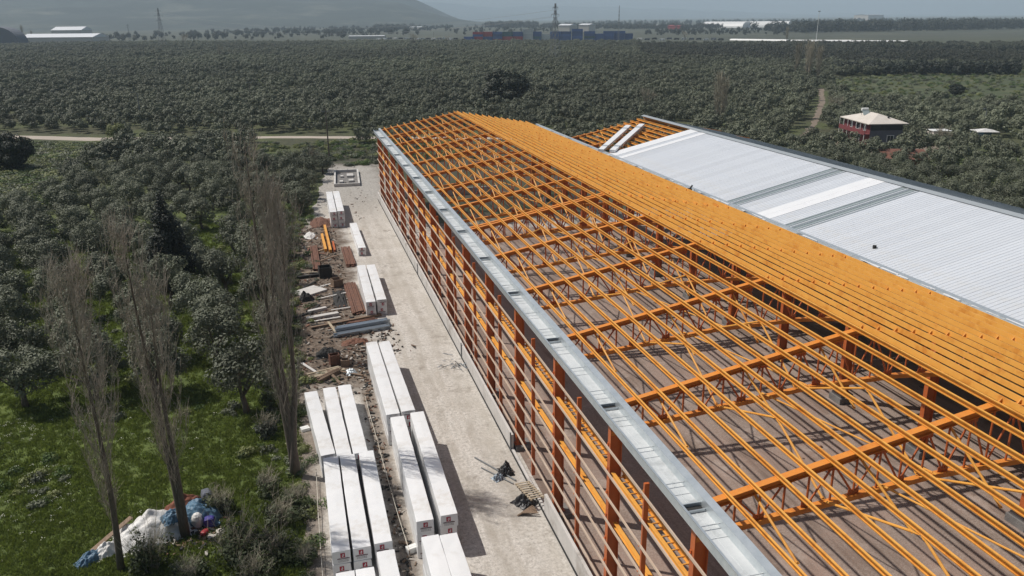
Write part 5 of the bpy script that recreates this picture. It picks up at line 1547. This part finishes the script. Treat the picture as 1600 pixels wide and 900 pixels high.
def arch(name, pa, pb, h, length, m_, label, endm=None, along=False):
    """barrel vaulted hall; span runs from pa to pb"""
    a, b_ = gp(*pa), gp(*pb); d = b_ - a; L = d.length; o = empty(name, (a + b_) / 2, math.atan2(d.y, d.x), label, 'vaulted hall')
    span, ln = (length, L) if along else (L, length); n = 14; P = []; F = []
    for k in range(n + 1):
        t_ = math.pi * k / n; u, z = span / 2 * math.cos(t_), h * math.sin(t_) ** .8
        for s in (0, ln):
            P.append((s - ln / 2, u + span / 2, z) if along else (u, s, z))
    for k in range(n): F.append((2 * k, 2 * k + 1, 2 * k + 3, 2 * k + 2))
    g = MB(); g.add(P, F); g.build('vault', m_, o, True)
    g = MB(); g.add(P, [tuple(range(0, 2 * n + 2, 2)), tuple(range(2 * n + 1, 0, -2))]); g.build('end_wall', endm or m_, o); return o


block('warehouse', (32, 69), (146, 68), 40, 7.5, MT['cream'], MT['roof_plain'], 'long low shed with bright white roof far on the left', 4.0)
block('warehouse', (82, 61), (129, 60.5), 40, 13, MT['cream'], MT['roof_plain'], 'taller white gabled hall behind the long low shed', 5)
arch('vaulted_hall', (-34, 73), (31, 73), 21, 14, MT['greywall'], 'dark grey vaulted hall at the left picture edge', MT['greywall'])
arch('vaulted_hall', (1096, 43.5), (1160, 43.5), 13, 60, MT['poly'], 'long white vaulted hall on the right horizon, the left one', None, True)
arch('vaulted_hall', (1163, 43.2), (1231, 43), 13, 60, MT['poly'], 'long white vaulted hall on the right horizon, the right one', None, True)
arch('polytunnel', (1235, 66.5), (1330, 66.8), 2.6, 7, MT['poly'], 'low white polytunnel strip at the far field edge, left half', None, True)
arch('polytunnel', (1331, 66.8), (1418, 67.2), 2.3, 7, MT['poly'], 'low white polytunnel strip at the far field edge, right half', None, True)
arch('polytunnel', (1140, 63.2), (1230, 64.5), 1.8, 6, MT['poly'], 'thin white polytunnel strip left of the bright one', None, True)
block('warehouse', (1004, 44), (1028, 44), 30, 6, MT['redwall'], MT['roof_plain'], 'small white roofed building right of the mast', 1)
block('warehouse', (1043, 46), (1062, 46), 25, 7, MT['cred'], MT['cred'], 'small red building right of the white roofed one', 1)
block('warehouse', (872, 51), (890, 51), 30, 12, MT['cream'], MT['roof_plain'], 'white roofed building behind the containers, left one', 2)
block('warehouse', (904, 50), (920, 50), 30, 12, MT['cream'], MT['roof_plain'], 'white roofed building behind the containers, right one', 2)
block('warehouse', (1356, 32.5), (1380, 32), 60, 22, MT['cream'], MT['grey_roof'], 'pale big building above the far tree line on the right', 3)
block('warehouse', (640, 46.5), (658, 46.5), 30, 6, MT['cream'], MT['roof_plain'], 'tiny white roofed building below the hill', 1)
block('warehouse', (545, 61), (600, 60.5), 16, 3.5, MT['cream'], MT['roof_plain'], 'low pale shed left of the container yard', .6)
# parked vehicles left of the containers
vb = MB(); vb.box(-2.6, 2.6, -1, 1, .45, 2.3); vb.box(-2.3, -1.2, -1.02, 1.02, 1.3, 1.95, 1); vb.box(-3.4, -2.6, -.95, .95, .45, 1.4)
for x in (-2.2, 1.8):
    for y in (-1, .8): vb.tube((x, y, .4), (x, y + .2, .4), .4, n=10, mi=2)
vms = [vb.mesh('van', [MT[c], MT['glass'], MT['rubber']]) for c in ('white', 'greywall', 'dark')]
for k in range(15):
    p = gp(592 + 8.6 * k, 61.5 + rnd.uniform(-.3, 1.0)); o = obj('van', vms[(0, 0, 1, 0, 2, 0, 1, 0, 0, 2, 0, 1, 0, 0, 2)[k]], None, p); o.rotation_euler.z = crz + rnd.uniform(-.3, .3)
    tag(o, f'{("white", "white", "grey", "white", "dark", "white", "grey", "white", "white", "dark", "white", "grey", "white", "white", "dark")[k]} parked van, {ordinal(k)} from the left in the row before the containers', 'van', 'vans parked left of the containers')
for k in range(12):
    p = gp(1000 + 11.5 * k, 62.3 + rnd.uniform(-.5, 1.2)); o = obj('van', vms[k % 3], None, p); o.rotation_euler.z = crz + rnd.uniform(-.4, .4)
    tag(o, f'{("white", "grey", "dark")[k % 3]} parked van, {ordinal(k)} from the left in the row right of the containers', 'van', 'vans parked right of the containers')

# far woods and hedgerows beyond the orchard
WD = [source('wood_tree', leaf_cloud('wood_tree', [(rr.uniform(-2.6, 2.6), rr.uniform(-2.6, 2.6), rr.uniform(2, 7.5), rr.uniform(1.2, 2.0), rr.uniform(1.2, 2.2)) for _ in range(16)], 420, .6, 1.2, 800 + s, MT['wood_far'])) for s in range(3)]
wp = []; ws = []
def row(pa, pb, n, dep, s0, s1, seed):
    r_ = random.Random(seed); a, b_ = gp(*pa), gp(*pb); d = (b_ - a); nr = Vector((-d.y, d.x, 0)).normalized()
    for _ in range(n):
        q = a.lerp(b_, r_.random()) + nr * r_.uniform(0, dep); wp.append(tuple(q)); ws.append(r_.uniform(s0, s1))
row((1255, 52), (1640, 45), 420, 130, 1.2, 2.1, 1)
row((1100, 42), (1300, 42), 170, 160, .9, 1.5, 2)
row((757, 44), (802, 44), 90, 120, 1.4, 2.0, 3); row((810, 44), (935, 44), 160, 160, .8, 1.4, 4); row((930, 46), (1090, 46), 180, 150, .8, 1.4, 5)
row((575, 47), (620, 47), 50, 100, 1.0, 1.7, 6); row((300, 56), (760, 56), 260, 1500, .5, 1.25, 7); row((0, 66), (520, 62), 420, 1300, .45, 1.2, 8)
row((1340, 82), (1640, 92), 120, 60, .5, .8, 9); row((1310, 118), (1600, 117), 130, 10, .5, .75, 11); row((1000, 56), (1240, 55), 120, 400, .4, .9, 12)
row((960, 40), (1640, 33), 350, 900, .8, 1.5, 13)
scatter('far_wood', wp, ws, [rr.uniform(0, 6.28) for _ in wp], [rr.randrange(3) for _ in wp], WD, label='dark far woods and hedgerows at the edge of the plain', cat='wood')

# ================================================================== HAZE
hz = MB(); hz.box(-8990, 8990, -390, 11490, -1.0, 640.0)
hm = bpy.data.materials.new('haze'); hm.use_nodes = True; t = hm.node_tree; t.nodes.clear()
ho = t.nodes.new('ShaderNodeOutputMaterial'); pv = t.nodes.new('ShaderNodeVolumePrincipled')
pv.inputs['Color'].default_value = (0.70, 0.86, 1.0, 1); pv.inputs['Density'].default_value = 0.00016; pv.inputs['Anisotropy'].default_value = 0.0
t.links.new(pv.outputs[0], ho.inputs['Volume'])
tag(hz.build('haze', hm), 'thin pale blue air over the plain', 'haze', kind='stuff')
